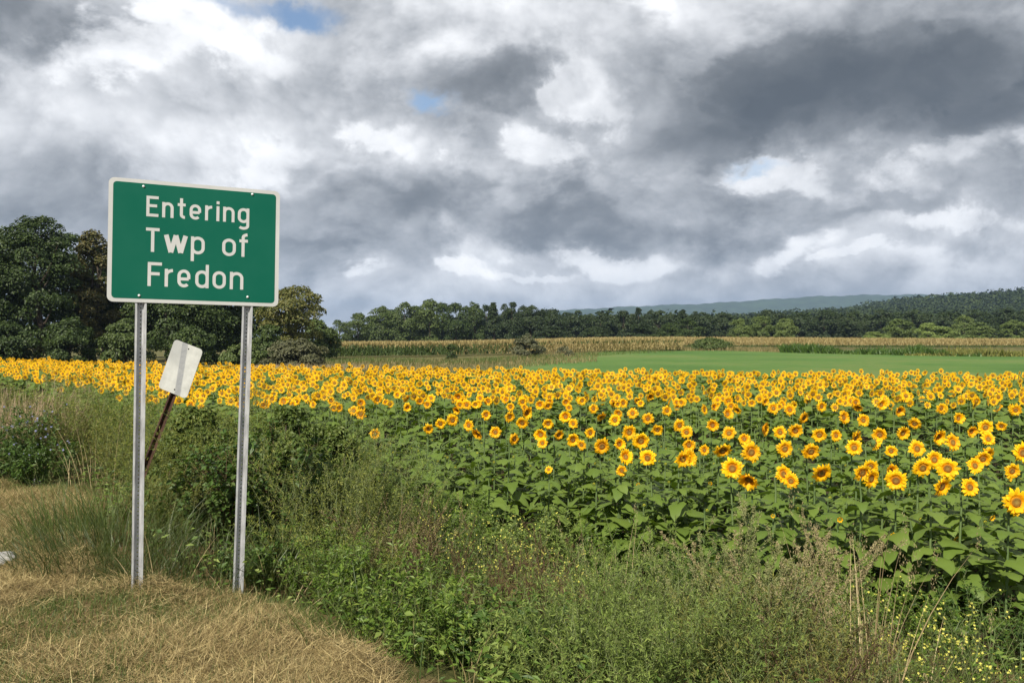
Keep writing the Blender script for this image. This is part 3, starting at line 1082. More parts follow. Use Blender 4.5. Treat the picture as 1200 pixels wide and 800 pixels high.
def dome(name, r, h, mat, parent, loc, n=10):
    s = Soup()
    V, T = [(0, -h, 0)], []
    for q, (rr, yy) in enumerate(((0.55, 0.86), (0.9, 0.45), (1.0, 0.0))):
        for i in range(n):
            a = 2 * math.pi * i / n
            V.append((r * rr * math.cos(a), -h * yy, r * rr * math.sin(a)))
    for i in range(n):
        j = (i + 1) % n
        T.append([0, 1 + i, 1 + j])
        for q in range(2):
            a, b = 1 + q * n + i, 1 + q * n + j
            T += [[a, a + n, b + n], [a, b + n, b]]
    s.add(V, T)
    return s.build(name, mat, parent, flat=False, loc=loc)


def build_sign():
    zL, zR = 5.127, 5.547
    bl = Vector(((124 - 600) / F * zL, zL, EYE + (400 - 352.5) / F * zL))
    br = Vector(((325 - 600) / F * zR, zR, EYE + (400 - 358.5) / F * zR))
    Wd, Hh = (br - bl).length, 0.765
    yaw = math.atan2(br.y - bl.y, br.x - bl.x)
    roll = math.radians(0.9)
    cen = (bl + br) / 2 + Vector((0.012, 0, Hh / 2 - 0.004))
    gz = h1(cen.x, cen.y)
    t = thing('town_sign', 'large green road sign lettered Entering Twp of Fredon on two steel posts', 'sign', (cen.x, cen.y, gz), yaw)
    board = plate('sign_panel', rounded(Wd, Hh, 0.035), 0.0, 0.003, [WHITE], t)
    board.location = (0, 0, cen.z - gz)
    board.rotation_euler = (0, roll, 0)
    face = plate('green_face', rounded(Wd - 0.05, Hh - 0.046, 0.022), -0.0008, 0.0005, [GREEN], board)

    def sxm(cx):
        a = (cx - 74) / 942.0
        return (a / (1.082 - 0.082 * a) - 0.5) * Wd

    rows = [('Entering', [(283, 350), (370, 433), (455, 501), (521, 584), (606, 647), (667, 686), (705, 768), (786, 849)], 0.128, 0.296, 0.0178),
            ('Twpof', [(283, 358), (381, 515), (531, 607), (703, 778), (797, 846)], 0.388, 0.584, 0.0190),
            ('Fredon', [(296, 374), (390, 438), (460, 531), (558, 632), (653, 726), (748, 822)], 0.668, 0.864, 0.0192)]
    for word, boxes, t0, t1, sw in rows:
        z0, z1 = (0.5 - t1) * Hh, (0.5 - t0) * Hh
        for ch, (a, b) in zip(word, boxes):
            xa, xb = sxm(a), sxm(b)
            w_, h_ = xb - xa, z1 - z0
            ww = sw * (1.45 if ch == 'w' else 1.0)
            stroke_letter(glyph(ch, sw / 2 / w_, sw / 2 / h_), ww, board, WHITE, xa, z0, w_, h_, 0.0016)
    # two posts behind the board, standing a little askew
    for cxt, cxb, basepx, gz_ in ((265.5, 251.5, 160.5, -0.05), (864, 847, 278.5, -0.05)):
        xt = sxm(cxt)
        q = board.matrix_basis
        xb_ = sxm(cxb)
        topz = (cen.z - gz) + Hh / 2 - 0.02
        botz = (cen.z - gz) - Hh / 2
        # where the post meets the ground: same depth as the board, column from the photograph
        depth = 5.21 if cxt < 500 else 5.46
        gx = (basepx - 600) / F * depth
        local_gx = (gx - cen.x) * math.cos(yaw) + (depth - cen.y) * math.sin(yaw)
        gzz = h1(gx, depth) - gz
        dx = (xt - local_gx)
        length = topz - gzz + 0.25
        ang = math.atan2(dx, topz - gzz)
        p = u_post(t, length)
        p.location = (xt, 0.0045, topz)
        p.rotation_euler = (0, ang, 0)
    for cx_, tt in ((265.5, 0.055), (864, 0.045), (251.5, 0.945), (847, 0.925)):
        b = dome('bolt', 0.0085, 0.007, ALU, board, (sxm(cx_), -0.001, (0.5 - tt) * Hh))


build_sign()


def build_plate_sign():
    Z = 7.4
    cx, cy = (211.5 - 600) / F * Z, Z
    zc = EYE + (400 - 432) / F * Z
    gx = (168 - 600) / F * (Z + 0.25)
    gz = h1(gx, Z + 0.25)
    t = thing('leaning_sign', 'small bare metal sign plate tilted on a leaning rusty post', 'sign', (cx, cy, gz), math.radians(-14))
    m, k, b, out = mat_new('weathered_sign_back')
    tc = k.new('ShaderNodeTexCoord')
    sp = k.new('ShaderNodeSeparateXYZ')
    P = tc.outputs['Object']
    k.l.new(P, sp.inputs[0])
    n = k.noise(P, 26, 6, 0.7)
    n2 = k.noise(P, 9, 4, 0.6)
    # grime stripe left by an older post, and a darker side left of it, strongest at the top
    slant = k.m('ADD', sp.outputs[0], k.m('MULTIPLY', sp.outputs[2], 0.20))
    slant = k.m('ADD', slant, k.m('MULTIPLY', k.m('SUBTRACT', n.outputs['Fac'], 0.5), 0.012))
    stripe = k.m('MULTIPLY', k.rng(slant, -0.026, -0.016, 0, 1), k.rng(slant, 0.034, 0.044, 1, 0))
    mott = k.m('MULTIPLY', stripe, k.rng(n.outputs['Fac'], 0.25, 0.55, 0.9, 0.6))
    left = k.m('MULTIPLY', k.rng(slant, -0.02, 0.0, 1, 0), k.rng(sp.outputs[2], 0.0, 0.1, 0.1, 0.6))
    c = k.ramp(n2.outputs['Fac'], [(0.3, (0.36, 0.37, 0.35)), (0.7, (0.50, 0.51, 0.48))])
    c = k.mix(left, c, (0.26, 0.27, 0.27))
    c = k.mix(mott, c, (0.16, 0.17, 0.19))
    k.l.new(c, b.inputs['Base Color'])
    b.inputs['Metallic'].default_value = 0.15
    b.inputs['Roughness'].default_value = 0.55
    w, h = 0.305, 0.457
    tilt = math.radians(19)
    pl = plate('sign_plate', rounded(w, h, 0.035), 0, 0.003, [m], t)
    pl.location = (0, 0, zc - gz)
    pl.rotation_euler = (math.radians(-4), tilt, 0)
    for dz in (-0.19, 0.19):
        hs = plate('bolt_hole', rounded(0.014, 0.014, 0.0069, 3), -0.0012, 0.001, [DARK], pl)
        hs.location = (0.012, 0, dz)
    # rusty post, seen below the plate (behind it), leaning the same way
    s = Soup()
    L = 1.75
    pr = [(-0.037, 0.004), (-0.023, 0.004), (-0.014, 0.034), (0.014, 0.034), (0.023, 0.004), (0.037, 0.004)]
    pr = pr + [(x * 0.9, y + 0.004) for x, y in pr[::-1]]
    n_ = len(pr)
    V = [(x, y, 0.15) for x, y in pr] + [(x, y, -L) for x, y in pr]
    T = []
    for i in range(n_):
        j = (i + 1) % n_
        T += [[i, j, j + n_], [i, j + n_, i + n_]]
    s.add(V, T)
    po = s.build('post', RUST, t, loc=(0.012, 0.0, zc - gz - 0.02))
    po.rotation_euler = (math.radians(-4), math.radians(21), 0)


build_plate_sign()

# ------------------------------------------------------------------ sunflowers
def rad_mat(name, stops, rough=0.6, trans=0.0, nz=0.0, bump=0.0):
    m, k, b, out = mat_new(name)
    at = k.new('ShaderNodeAttribute', attribute_name='rad')
    g = k.new('ShaderNodeNewGeometry')
    f = at.outputs['Fac']
    if nz:
        tc = k.new('ShaderNodeTexCoord')
        n = k.noise(tc.outputs['Object'], 160, 2, 0.5)
        f = k.m('ADD', f, k.m('MULTIPLY', k.m('SUBTRACT', n.outputs['Fac'], 0.5), nz))
        if bump:
            bp = k.new('ShaderNodeBump')
            bp.inputs['Strength'].default_value = bump
            bp.inputs['Distance'].default_value = 0.004
            k.l.new(n.outputs['Fac'], bp.inputs['Height'])
            k.l.new(bp.outputs[0], b.inputs['Normal'])
    c = k.ramp(f, stops)
    hv = k.new('ShaderNodeHueSaturation')
    k.l.new(c, hv.inputs['Color'])
    oi = k.new('ShaderNodeObjectInfo')
    k.l.new(k.m('MULTIPLY', k.rng(g.outputs['Random Per Island'], 0, 1, 0.84, 1.10), k.rng(oi.outputs['Random'], 0, 1, 0.92, 1.05)), hv.inputs['Value'])
    k.l.new(k.rng(oi.outputs['Random'], 0, 1, 0.496, 0.506), hv.inputs['Hue'])
    c = hv.outputs[0]
    k.l.new(c, b.inputs['Base Color'])
    b.inputs['Roughness'].default_value = rough
    b.inputs['Specular IOR Level'].default_value = 0.2
    if trans:
        t = k.new('ShaderNodeBsdfTranslucent')
        k.l.new(c, t.inputs['Color'])
        ms = k.new('ShaderNodeMixShader')
        ms.inputs[0].default_value = trans
        k.l.new(b.outputs[0], ms.inputs[1])
        k.l.new(t.outputs[0], ms.inputs[2])
        k.l.new(ms.outputs[0], out.inputs['Surface'])
    return m


PETAL = rad_mat('petal', [(0.0, (0.88, 0.35, 0.004)), (0.40, (0.94, 0.49, 0.006)), (1.0, (0.95, 0.585, 0.010))], 0.55, 0.25)
DISC = rad_mat('flower_disc', [(0.0, (0.28, 0.19, 0.050)), (0.38, (0.26, 0.15, 0.032)), (0.55, (0.21, 0.100, 0.020)), (0.80, (0.28, 0.125, 0.016)), (0.93, (0.42, 0.17, 0.008)), (1.0, (0.65, 0.27, 0.005))], 0.85, 0, 0.35, 0.8)
BUDM = rad_mat('bud_disc', [(0.0, (0.08, 0.13, 0.03)), (0.6, (0.17, 0.22, 0.03)), (1.0, (0.40, 0.34, 0.02))], 0.8, 0, 0.2)
SLEAF = veg('sunflower_leaf', [(0.060, 0.109, 0.018), (0.087, 0.144, 0.023), (0.119, 0.179, 0.030), (0.152, 0.212, 0.040)], 0.5, 0.35, 0.25, 0.35)
SSTALK = veg('sunflower_stalk', [(0.085, 0.135, 0.045), (0.13, 0.18, 0.065)], 0.6, 0.3, 0.0, 0.8)
CALYX = veg('calyx', [(0.06, 0.11, 0.03), (0.10, 0.16, 0.045)], 0.6, 0.3, 0.1, 0.3)


def petal_ring(r, nray, layers=2, droop=0.0, length=1.0):
    """ray petals round a disc of unit outer radius, facing -Y"""
    s = Soup()
    for ly in range(layers):
        n = nray - 4 * ly
        off = r.uniform(0, 6.28)
        for i in range(n):
            a = off + 2 * math.pi * (i + r.uniform(-.28, .28)) / n
            L = length * r.uniform(0.80, 1.06) * (1.0 if ly == 0 else 0.86)
            w = r.uniform(0.115, 0.16)
            b0 = 0.33
            lift = r.uniform(-0.10, 0.16) + 0.12 * ly + droop
            tw = r.uniform(-0.5, 0.5)
            c, sn = math.cos(a), math.sin(a)
            V, rad = [], []
            for t, wf in ((0, 0.55), (0.38, 1.0), (0.75, 0.78), (1.0, 0.0)):
                rr = b0 + (L - b0) * t
                y = -lift * t - 0.10 * math.sin(t * math.pi) + (0.12 if t == 1 and r.random() < 0.3 else 0) - 0.03 * ly
                for sd in ((-1, 1) if wf else (0,)):
                    x_, z_ = rr, sd * w * wf
                    yy = y + sd * w * wf * tw * t
                    V.append((x_ * c - z_ * sn, yy, x_ * sn + z_ * c))
                    rad.append(t)
            s.add(V, [[0, 1, 3], [0, 3, 2], [2, 3, 5], [2, 5, 4], [4, 5, 6]], 0, rad)
    return s.mesh('petals', PETAL, 'rad', flat=True)


def disc_mesh(r, R=0.355, mat=None):
    s = Soup()
    V, T, rad = [(0, -0.07, 0)], [], [0.0]
    n = 14
    rings = [(0.25, -0.075), (0.5, -0.10), (0.75, -0.115), (0.92, -0.09), (1.0, -0.02)]
    for q, (f, y) in enumerate(rings):
        for i in range(n):
            a = 2 * math.pi * (i + 0.5 * (q % 2)) / n
            jit = 1 + r.uniform(-.06, .06)
            V.append((R * f * jit * math.cos(a), y * (1 + r.uniform(-.1, .1)), R * f * jit * math.sin(a)))
            rad.append(f)
    for i in range(n):
        T.append([0, 1 + i, 1 + (i + 1) % n])
    for q in range(len(rings) - 1):
        for i in range(n):
            a, b = 1 + q * n + i, 1 + q * n + (i + 1) % n
            T += [[a, a + n, b + n], [a, b + n, b]]
    s.add(V, T, 0, rad)
    return s.mesh('disc', mat or DISC, 'rad', flat=False)


def calyx_mesh(r, k=1.0):
    """green back of the head with pointed bracts and the neck of the stalk"""
    s = Soup()
    n = 10
    V, T = [], []
    for f, y in ((0.44, 0.0), (0.40, 0.12), (0.20, 0.24), (0.07, 0.34)):
        for i in range(n):
            a = 2 * math.pi * i / n
            V.append((f * math.cos(a), y, f * math.sin(a)))
    for q in range(3):
        for i in range(n):
            a, b = q * n + i, q * n + (i + 1) % n
            T += [[a, b, b + n], [a, b + n, a + n]]
    s.add(V, T)
    m = 16
    a = np.arange(m) * 2 * math.pi / m + r.uniform(-.1, .1, m)
    P = np.stack([0.40 * np.cos(a), np.full(m, 0.05), 0.40 * np.sin(a)], 1)
    D = np.stack([np.cos(a), r.uniform(-0.35, 0.2, m), np.sin(a)], 1)
    leaves(P, D, np.tile([0, -1.0, 0], (m, 1)), 0.36 * k * r.uniform(.8, 1.2, m), 0.14, 0.1, 0, s)
    return s.mesh('flower_head', CALYX)


def heart_leaf(r):
    """one broad heart-shaped leaf on its stem; root at the origin, growing along +X, unit blade length"""
    s = Soup()
    pl = r.uniform(0.28, 0.45)
    up = r.uniform(0.10, 0.35)
    # leaf stem
    path = np.array([[[0, 0, 0], [pl * 0.5, 0, up * 0.5 * pl + 0.03], [pl, 0, up * pl + 0.02]]])
    tubes(path, np.array([[0.02, 0.016, 0.012]]), s, 4)
    sec = [(-0.12, 0.27), (0.02, 0.40), (0.22, 0.44), (0.45, 0.36), (0.70, 0.20), (0.88, 0.08), (1.0, 0.0)]
    V, T = [], []
    droop = r.uniform(0.15, 0.75)
    roll = r.uniform(-0.35, 0.35)
    z0 = up * pl + 0.02
    cup = r.uniform(0.05, 0.22)
    rows = []
    for t, w in sec:
        x = pl + (t if t > 0 else 0.0) * math.cos(droop * max(t, 0) * 0.6)
        z = z0 + 0.10 * max(t, 0) - droop * 0.75 * max(t, 0) ** 1.7
        row = []
        for sd, wf in ((-1, 1), (-0.5, 0.5), (0, 0), (0.5, 0.5), (1, 1)):
            if w == 0 and sd != 0:
                continue
            ww = w * (1 + r.uniform(-.08, .08)) * (0.86 + 0.14 * math.cos(t * 9)) * sd
            xx = (pl - 0.12) if (t < 0 and abs(sd) > 0.4) else x
            zz = z - cup * abs(sd) * w * 1.2 * (1 if r.random() < 0.7 else -0.2) + math.sin(roll) * ww + r.uniform(-.015, .015)
            row.append(len(V))
            V.append((xx, ww * math.cos(roll), zz))
        rows.append(row)
    for a, b in zip(rows[:-1], rows[1:]):
        if len(b) == 5:
            for i in range(4):
                T += [[a[i], a[i + 1], b[i + 1]], [a[i], b[i + 1], b[i]]]
        else:
            for i in range(4):
                T.append([a[i], a[i + 1], b[0]])
    s.add(V, T)
    return s.mesh('leaf', SLEAF, flat=False)


R5 = np.random.default_rng(11)
PETALS = [petal_ring(R5, int(R5.integers(19, 24)), 2, d, 1.0) for d in (0, 0.05, -0.08, 0.12, 0.0, 0.3)]
BUDPET = [petal_ring(R5, 15, 1, 0.25, 0.66) for q in range(2)]
DISCS = [disc_mesh(R5) for q in range(4)]
BUDS = [disc_mesh(R5, 0.36, BUDM) for q in range(2)]
CALS = [calyx_mesh(R5) for q in range(3)]
BCALS = [calyx_mesh(R5, 1.35) for q in range(2)]
LEAVES = [heart_leaf(R5) for q in range(8)]


def stalk_mesh(r, H):
    s = Soup()
    lx, ly = r.uniform(-.05, .05), r.uniform(-.04, .04)
    path = np.array([[[lx, ly, -0.03], [lx * .4, ly * .4, 0.45], [0, 0.0, 0.86], [0, 0.012, 0.96], [0, -0.004, 1.0]]])
    tubes(path, np.array([[0.0105, 0.009, 0.0075, 0.0065, 0.006]]), s, 6)
    return s.mesh('stalk', SSTALK, flat=False)


STALKS = [stalk_mesh(R5, 1) for q in range(5)]


def sunflower(x, y, zh, D, face, label, group, r, kind='open', pitch=0.0, nleaf=10, lscale=1.0):
    z = h1(x, y)
    H = max(0.5, zh - z)
    t = thing('sunflower', label, 'sunflower', (x, y, z), face, group)
    st = link(bpy.data.objects.new('stalk', STALKS[r.integers(5)]), t)
    st.scale = (1, 1, H)
    hd = link(bpy.data.objects.new('flower_head', (CALS if kind == 'open' else BCALS)[r.integers(2)]), t)
    R = D / 2
    hd.location = (0, -0.06 - 0.3 * R, H)
    hd.rotation_euler = (pitch, r.uniform(0, 6.28), 0)
    hd.rotation_mode = 'YXZ'
    hd.scale = (R, R, R)
    if kind == 'open':
        p = link(bpy.data.objects.new('petals', PETALS[r.integers(len(PETALS))]), hd)
        d = link(bpy.data.objects.new('disc', DISCS[r.integers(4)]), hd)
    else:
        p = link(bpy.data.objects.new('petals', BUDPET[r.integers(2)]), hd) if kind == 'bud' else None
        d = link(bpy.data.objects.new('disc', BUDS[r.integers(2)]), hd)
    if p:
        p['kind'] = 'stuff'
    a0 = r.uniform(0, 6.28)
    for i in range(nleaf):
        f = 0.14 + 0.79 * (i + r.uniform(0, .5)) / nleaf
        lf = link(bpy.data.objects.new('leaf', LEAVES[r.integers(8)]), t)
        s_ = lscale * r.uniform(0.155, 0.225) * (1.08 - 0.55 * max(0, f - 0.55) / 0.4)
        lf.location = (0, 0, H * f)
        lf.rotation_euler = (r.uniform(-.25, .25), r.uniform(-.15, .30), a0 + i * 2.4 + r.uniform(-.5, .5))
        lf.scale = (s_, s_, s_)
    return t


# the heads that can be picked out one by one along the front of the field: column, row, diameter in the photograph
HEADS = """1188 587 31;859 548 25;884 561 24;912 555 22;933 563 18;958 553 26;1007 553 22;1013 560 24;1022 546 17;1039 551 18;1054 562 25;1080 547 23;
1093 538 20;1113 548 25;1096 569 25;1132 570 22;1139 545 19;1183 551 19;1151 537 19;438 508 13;501 502 13;527 492 15;516 496 13;554 498 14;567 486 12;567 507 15;580 506 14;
594 488 13;597 514 14;612 483 15;614 495 15;642 496 13;636 509 15;650 509 13;636 519 12;665 488 14;675 496 12;668 515 16;685 521 12;689 507 13;704 522 20;723 520 14;735 506 18;
750 516 20;729 535 18;727 551 13;764 536 20;771 503 14;644 550 9;797 537 20;424 485 13;414 481 12;802 536 20;806 506 15;794 498 15;835 498 14;844 527 21;877 529 24;
887 502 17;856 507 16;872 514 14;822 527 13;807 521 15;913 506 16;931 504 17;918 525 20;948 528 21;961 509 17;937 489 15;977 510 14;996 512 19;1001 524 19;1018 520 17;
1034 509 17;1054 507 17;1071 525 21;1046 528 14;1095 511 18;1111 518 21;1076 496 15;1154 500 18;1157 514 16;1151 532 20;1177 499 12;1196 530 24;984 489 16;924 480 14;1050 481 14;
850 485 13;870 480 12;1010 492 15;1120 490 14;1135 505 14;1190 480 14;1165 478 12;1100 478 13;700 488 13;720 492 14;742 484 13;760 490 14;780 481 12;820 480 13;395 478 10;540 480 11;
575 470 11;640 475 11;680 470 11;905 478 14;960 476 13;1000 470 13;1030 474 13;1060 466 12;1142 470 12;340 470 10;370 474 9;322 462 9"""
BUDLIST = "1046 625 13;1115 629 14;1152 604 13;982 606 11;829 565 9;1173 560 10;906 602 8;748 566 8"
SPECIAL = {
    '1188 587': 'nearest open sunflower, low at the right edge of the frame', '438 508': 'lone sunflower set apart from the rest just right of the sign',
    '644 550': 'tiny half open sunflower alone among leaves at the front of the field', '727 551': 'small sunflower directly below a bigger one at the front centre',
    '764 536': 'lone round sunflower at the front between the paired heads and the next row', '958 553': 'big round front sunflower standing right of a row of four heads',
    '859 548': 'first and leftmost of the front row of five big sunflowers', '933 563': 'smaller and lower sunflower in the front row left of the big round one',
    '1013 560': 'front sunflower overlapping two heads behind it', '1132 570': 'low front sunflower second from the right edge', '1096 569': 'low front sunflower left of the second from the right edge',
    '501 502': 'leftmost small sunflower of the front edge before the dense rows at centre left', '884 561': 'front sunflower second from the left in the row of five',
    '1054 562': 'front sunflower right of the overlapping pair near the right side',
}
BUDLAB = {'1046 625': 'yellow green sunflower bud opening in the front leaves, left of the other two low buds', '1115 629': 'green closed sunflower bud with pointed bracts, lowest at right',
          '1152 604': 'orange half open sunflower bud below the low right sunflowers', '982 606': 'small yellow bud below the front row of sunflowers', '829 565': 'small bud left of the first big front sunflower',
          '1173 560': 'small bud between two open sunflowers near the right edge', '906 602': 'tiny green bud under the front row of five sunflowers', '748 566': 'tiny bud among leaves below the lone round sunflower'}
SEE = lambda x, y, m=1.06: y > 0.5 and abs(x / y) < 600 / F * m
HZ = lambda y: 0.62 + 0.0040 * np.clip(y - 8, 0, 40)       # height of the flower heads above the datum, rising gently away
plants = []      # x, y, z head, D, face, label, group, kind, pitch
R6 = np.random.default_rng(21)


def solve(px, py, D):
    """distance at which a head of the usual height shows at this row"""
    Z = 8.0
    for _ in range(20):
        zh = HZ(Z)
        Z = (EYE - zh) * F / (py - 400)
    return Z, zh


for ln in HEADS.replace('\n', '').split(';'):
    px, py, D = [float(q) for q in ln.split()]
    Z, zh = solve(px, py, D)
    x = (px - 600) / F * Z
    key = '%d %d' % (px, py)
    dd = D / F * Z * 1.14
    if Z < edge_y(x) + 0.05:
        f = (edge_y(x) + 0.05) / Z
        x, Z, zh, dd = x * f, Z * f, EYE - (EYE - zh) * f, dd * f
    plants.append([x, Z + 0.06, zh, dd, None, SPECIAL.get(key), None if key in SPECIAL else 'front', 'open'])
for ln in BUDLIST.split(';'):
    px, py, D = [float(q) for q in ln.split()]
    Z = 6.3 if py > 600 else (7.2 if px > 900 else 8.2)
    x = (px - 600) / F * Z
    plants.append([x, Z, EYE - (py - 400) / F * Z, D / F * Z, None, BUDLAB['%d %d' % (px, py)], None, 'bud'])
# rows behind: planted in lines roughly along the view, thinned at random, kept apart from the ones above
taken = np.array([(p[0], p[1]) for p in plants])
cand = []
for gx in np.arange(-60, 60, 0.405):
    for gy in np.arange(0, 75, 0.405):
        x, y = gx + R6.uniform(-.20, .20), gy + R6.uniform(-.20, .20)
        if y < edge_y(x) + 0.1 or y > far_y(x) or not SEE(x, y, 1.45):
            continue
        cand.append((x, y))
cand = np.array(cand)
vis_py = 400 + (EYE - HZ(cand[:, 1])) * F / cand[:, 1]
front_band = vis_py > 476
keep = ~front_band
order = np.argsort(cand[:, 1])
print('sunflower candidates', len(cand), 'front', front_band.sum())
for (x, y), fb in zip(cand[order], front_band[order]):
    D = 0.165 * R6.uniform(0.75, 1.15)
    if fb:
        if np.min((taken[:, 0] - x) ** 2 + (taken[:, 1] - y) ** 2) < 0.19 ** 2:
            continue
        # leafy young plants whose heads are still hidden among the leaves
        if R6.random() < 0.97:
            plants.append([x, y, h1(x, y) + R6.uniform(0.62, 0.84), 0.05, None, None, 'young', 'young'])
            taken = np.vstack([taken, [x, y]])
        continue
    left = smooth(-0.30, -0.62, np.array(x / y))
    zh = HZ(y) + R6.normal(0, 0.05)
    kind = 'open' if R6.random() < 0.90 else 'young'
    plants.append([x, y, zh - (0.12 if kind == 'young' else 0), D, None, None, 'rows', kind])
ONES = 'zeroth first second third fourth fifth sixth seventh eighth ninth tenth eleventh twelfth thirteenth fourteenth fifteenth sixteenth seventeenth eighteenth nineteenth'.split()
TENS = {2: ('twenty', 'twentieth'), 3: ('thirty', 'thirtieth'), 4: ('forty', 'fortieth'), 5: ('fifty', 'fiftieth'), 6: ('sixty', 'sixtieth'), 7: ('seventy', 'seventieth'), 8: ('eighty', 'eightieth'), 9: ('ninety', 'ninetieth')}


def ordinal(n):
    if n < 20:
        return ONES[n]
    if n > 99:
        return 'hundred and ' + ordinal(n - 100)
    return TENS[n // 10][1] if n % 10 == 0 else TENS[n // 10][0] + '-' + ONES[n % 10]


fr_list = sorted([p for p in plants if p[6] == 'front'], key=lambda p: p[0] / p[1])
for i, p in enumerate(fr_list):
    n = i + 1
    p[5] = ('open sunflower near the front of the field, %s from the left among its scattered heads' % ordinal(n)) if n <= len(fr_list) // 2 else \
        ('open sunflower near the front of the field, %s from the right among its scattered heads' % ordinal(len(fr_list) - i))
    p[5] = p[5].replace(' first from', ' first from')
    p.append('grouped')
LAB = {'front': ('open yellow sunflower among the scattered heads along the front of the field', 'open sunflowers along the front of the field'),
       'rows': ('small open sunflower in the dense golden rows behind the front heads', 'open sunflowers in the dense rows'),
       'young': ('leafy sunflower plant with no open flower, low among the front rows', 'leafy sunflower plants without open flowers')}
plants.sort(key=lambda p: math.hypot(p[0], p[1]) * (0.75 if p[5] else 1.0) + (3.0 if p[7] == 'young' and p[6] else 0))
cntk = [0, 0]
rest = []
for p in plants:
    x, y, zh, D, _, lab, grp, kind = p[:8]
    inview = SEE(x, y, 1.0)
    if cntk[0] < 298 and inview:
        cntk[0] += 1
        g = grp if kind != 'young' else 'young'
        if lab:
            L_, G_ = lab, (LAB['front'][1] if len(p) > 8 else None)
        else:
            L_, G_ = LAB[g]
        toward = math.atan2(x, y) * 0.35            # heads turn to the morning sun behind the camera
        odd = R6.random() < 0.06 and not (lab and len(p) == 8)            # a few heads hang or look aside
        face = R6.normal(0.10, 0.30) * (3.0 if odd else 1.0)
        k_ = kind
        nl = 20 if y < 8.5 else (16 if y < 11 else 12)
        t = sunflower(x, y, zh, D if kind != 'young' else 0.07, face, L_, G_, R6, k_, R6.normal(0.06, 0.20) + (0.5 if odd else 0.0), nl, 1.0 if kind != 'young' else 1.0)
    else:
        rest.append(p)
print('sunflowers as things', cntk[0], 'rest', len(rest))


def build_rest():
    """the many more sunflowers behind: one mass"""
    r = np.random.default_rng(33)
    s = Soup()
    pr = []
    for q in range(5):
        # simplified head: 15 pointed petals, a dark disc, unit radius, facing -Y
        V, T, rad, mm = [], [], [], []
        n = 15
        for i in range(n):
            a = 2 * math.pi * (i + r.uniform(-.25, .25)) / n
            L = r.uniform(0.86, 1.08)
            b = len(V)
            y = r.uniform(-.12, .10)
            for rr, da, yy, rd in ((0.38, -0.16, 0, 0), (0.38, 0.16, 0, 0), (0.72, 0.17, -.08, .6), (0.72, -0.17, -.08, .6), (L, 0, y, 1)):
                V.append((rr * math.cos(a + da), yy, rr * math.sin(a + da)))
                rad.append(rd)
            T += [[b, b + 1, b + 2], [b, b + 2, b + 3], [b + 3, b + 2, b + 4]]
            mm += [0, 0, 0]
        b = len(V)
        V.append((0, -0.10, 0))
        rad.append(0)
        for rr, yy, rd in ((0.20, -.12, .50), (0.34, -.05, .95)):
            for i in range(7):
                V.append((rr * math.cos(i * 6.2832 / 7), yy, rr * math.sin(i * 6.2832 / 7)))
                rad.append(rd)
        for i in range(7):
            j = (i + 1) % 7
            T += [[b, b + 1 + i, b + 1 + j], [b + 1 + i, b + 8 + i, b + 8 + j], [b + 1 + i, b + 8 + j, b + 1 + j]]
            mm += [1, 1, 1]
        b = len(V)
        V.append((0, 0.22, 0))
        rad.append(0)
        for i in range(7):
            V.append((0.42 * math.cos(i * 6.2832 / 7), 0.04, 0.42 * math.sin(i * 6.2832 / 7)))
            rad.append(0)
        for i in range(7):
            T.append([b, b + 1 + (i + 1) % 7, b + 1 + i])
            mm.append(2)
        pr.append((np.array(V), np.array(T), np.array(rad), np.array(mm)))
    for x, y, zh, D, _, lab, grp, kind in [p[:8] for p in rest]:
        z = h1(x, y)
        fz, pt = r.normal(0.10, 0.30) * (3 if r.random() < .08 else 1), r.normal(0.06, 0.2)
        Rz = np.array(Matrix.Rotation(fz, 3, 'Z') @ Matrix.Rotation(pt, 3, 'X') @ Matrix.Rotation(r.uniform(0, 6.28), 3, 'Y'))
        H = zh - z
        if kind == 'open':
            V, T, rad, mm = pr[r.integers(5)]
            s.add((V * D / 2) @ Rz.T + np.array([x, y - 0.05, zh]), T, mm, rad)
        nl = 15
        f = r.uniform(0.35, 1.0, nl) ** 0.8
        a = r.uniform(0, 6.28, nl)
        P = np.stack([np.full(nl, x), np.full(nl, y), z + H * f * 0.95], 1)
        Dr = np.stack([np.cos(a), np.sin(a), r.uniform(-0.5, 0.25, nl)], 1)
        P = P + Dr * 0.05
        N = unit(np.stack([0.35 * np.cos(a) + r.normal(0, .2, nl), 0.35 * np.sin(a) - 0.2 + r.normal(0, .2, nl), np.ones(nl)], 1))
        L = r.uniform(0.15, 0.25, nl)
        leaves(P, Dr, N, L, L * 0.85, -0.15, 3, s)
        tubes(np.array([[[x, y, z - .02], [x, y + .01, z + H * .9], [x, y - .03, zh]]]), 0.009, s, 3, 4)
    o = s.build('sunflower_field', [PETAL, DISC, CALYX, SLEAF, SSTALK], attr='rad', kind='stuff')
    tag(o, 'dense golden mass of sunflowers filling the back of the field', 'sunflower field')


build_rest()

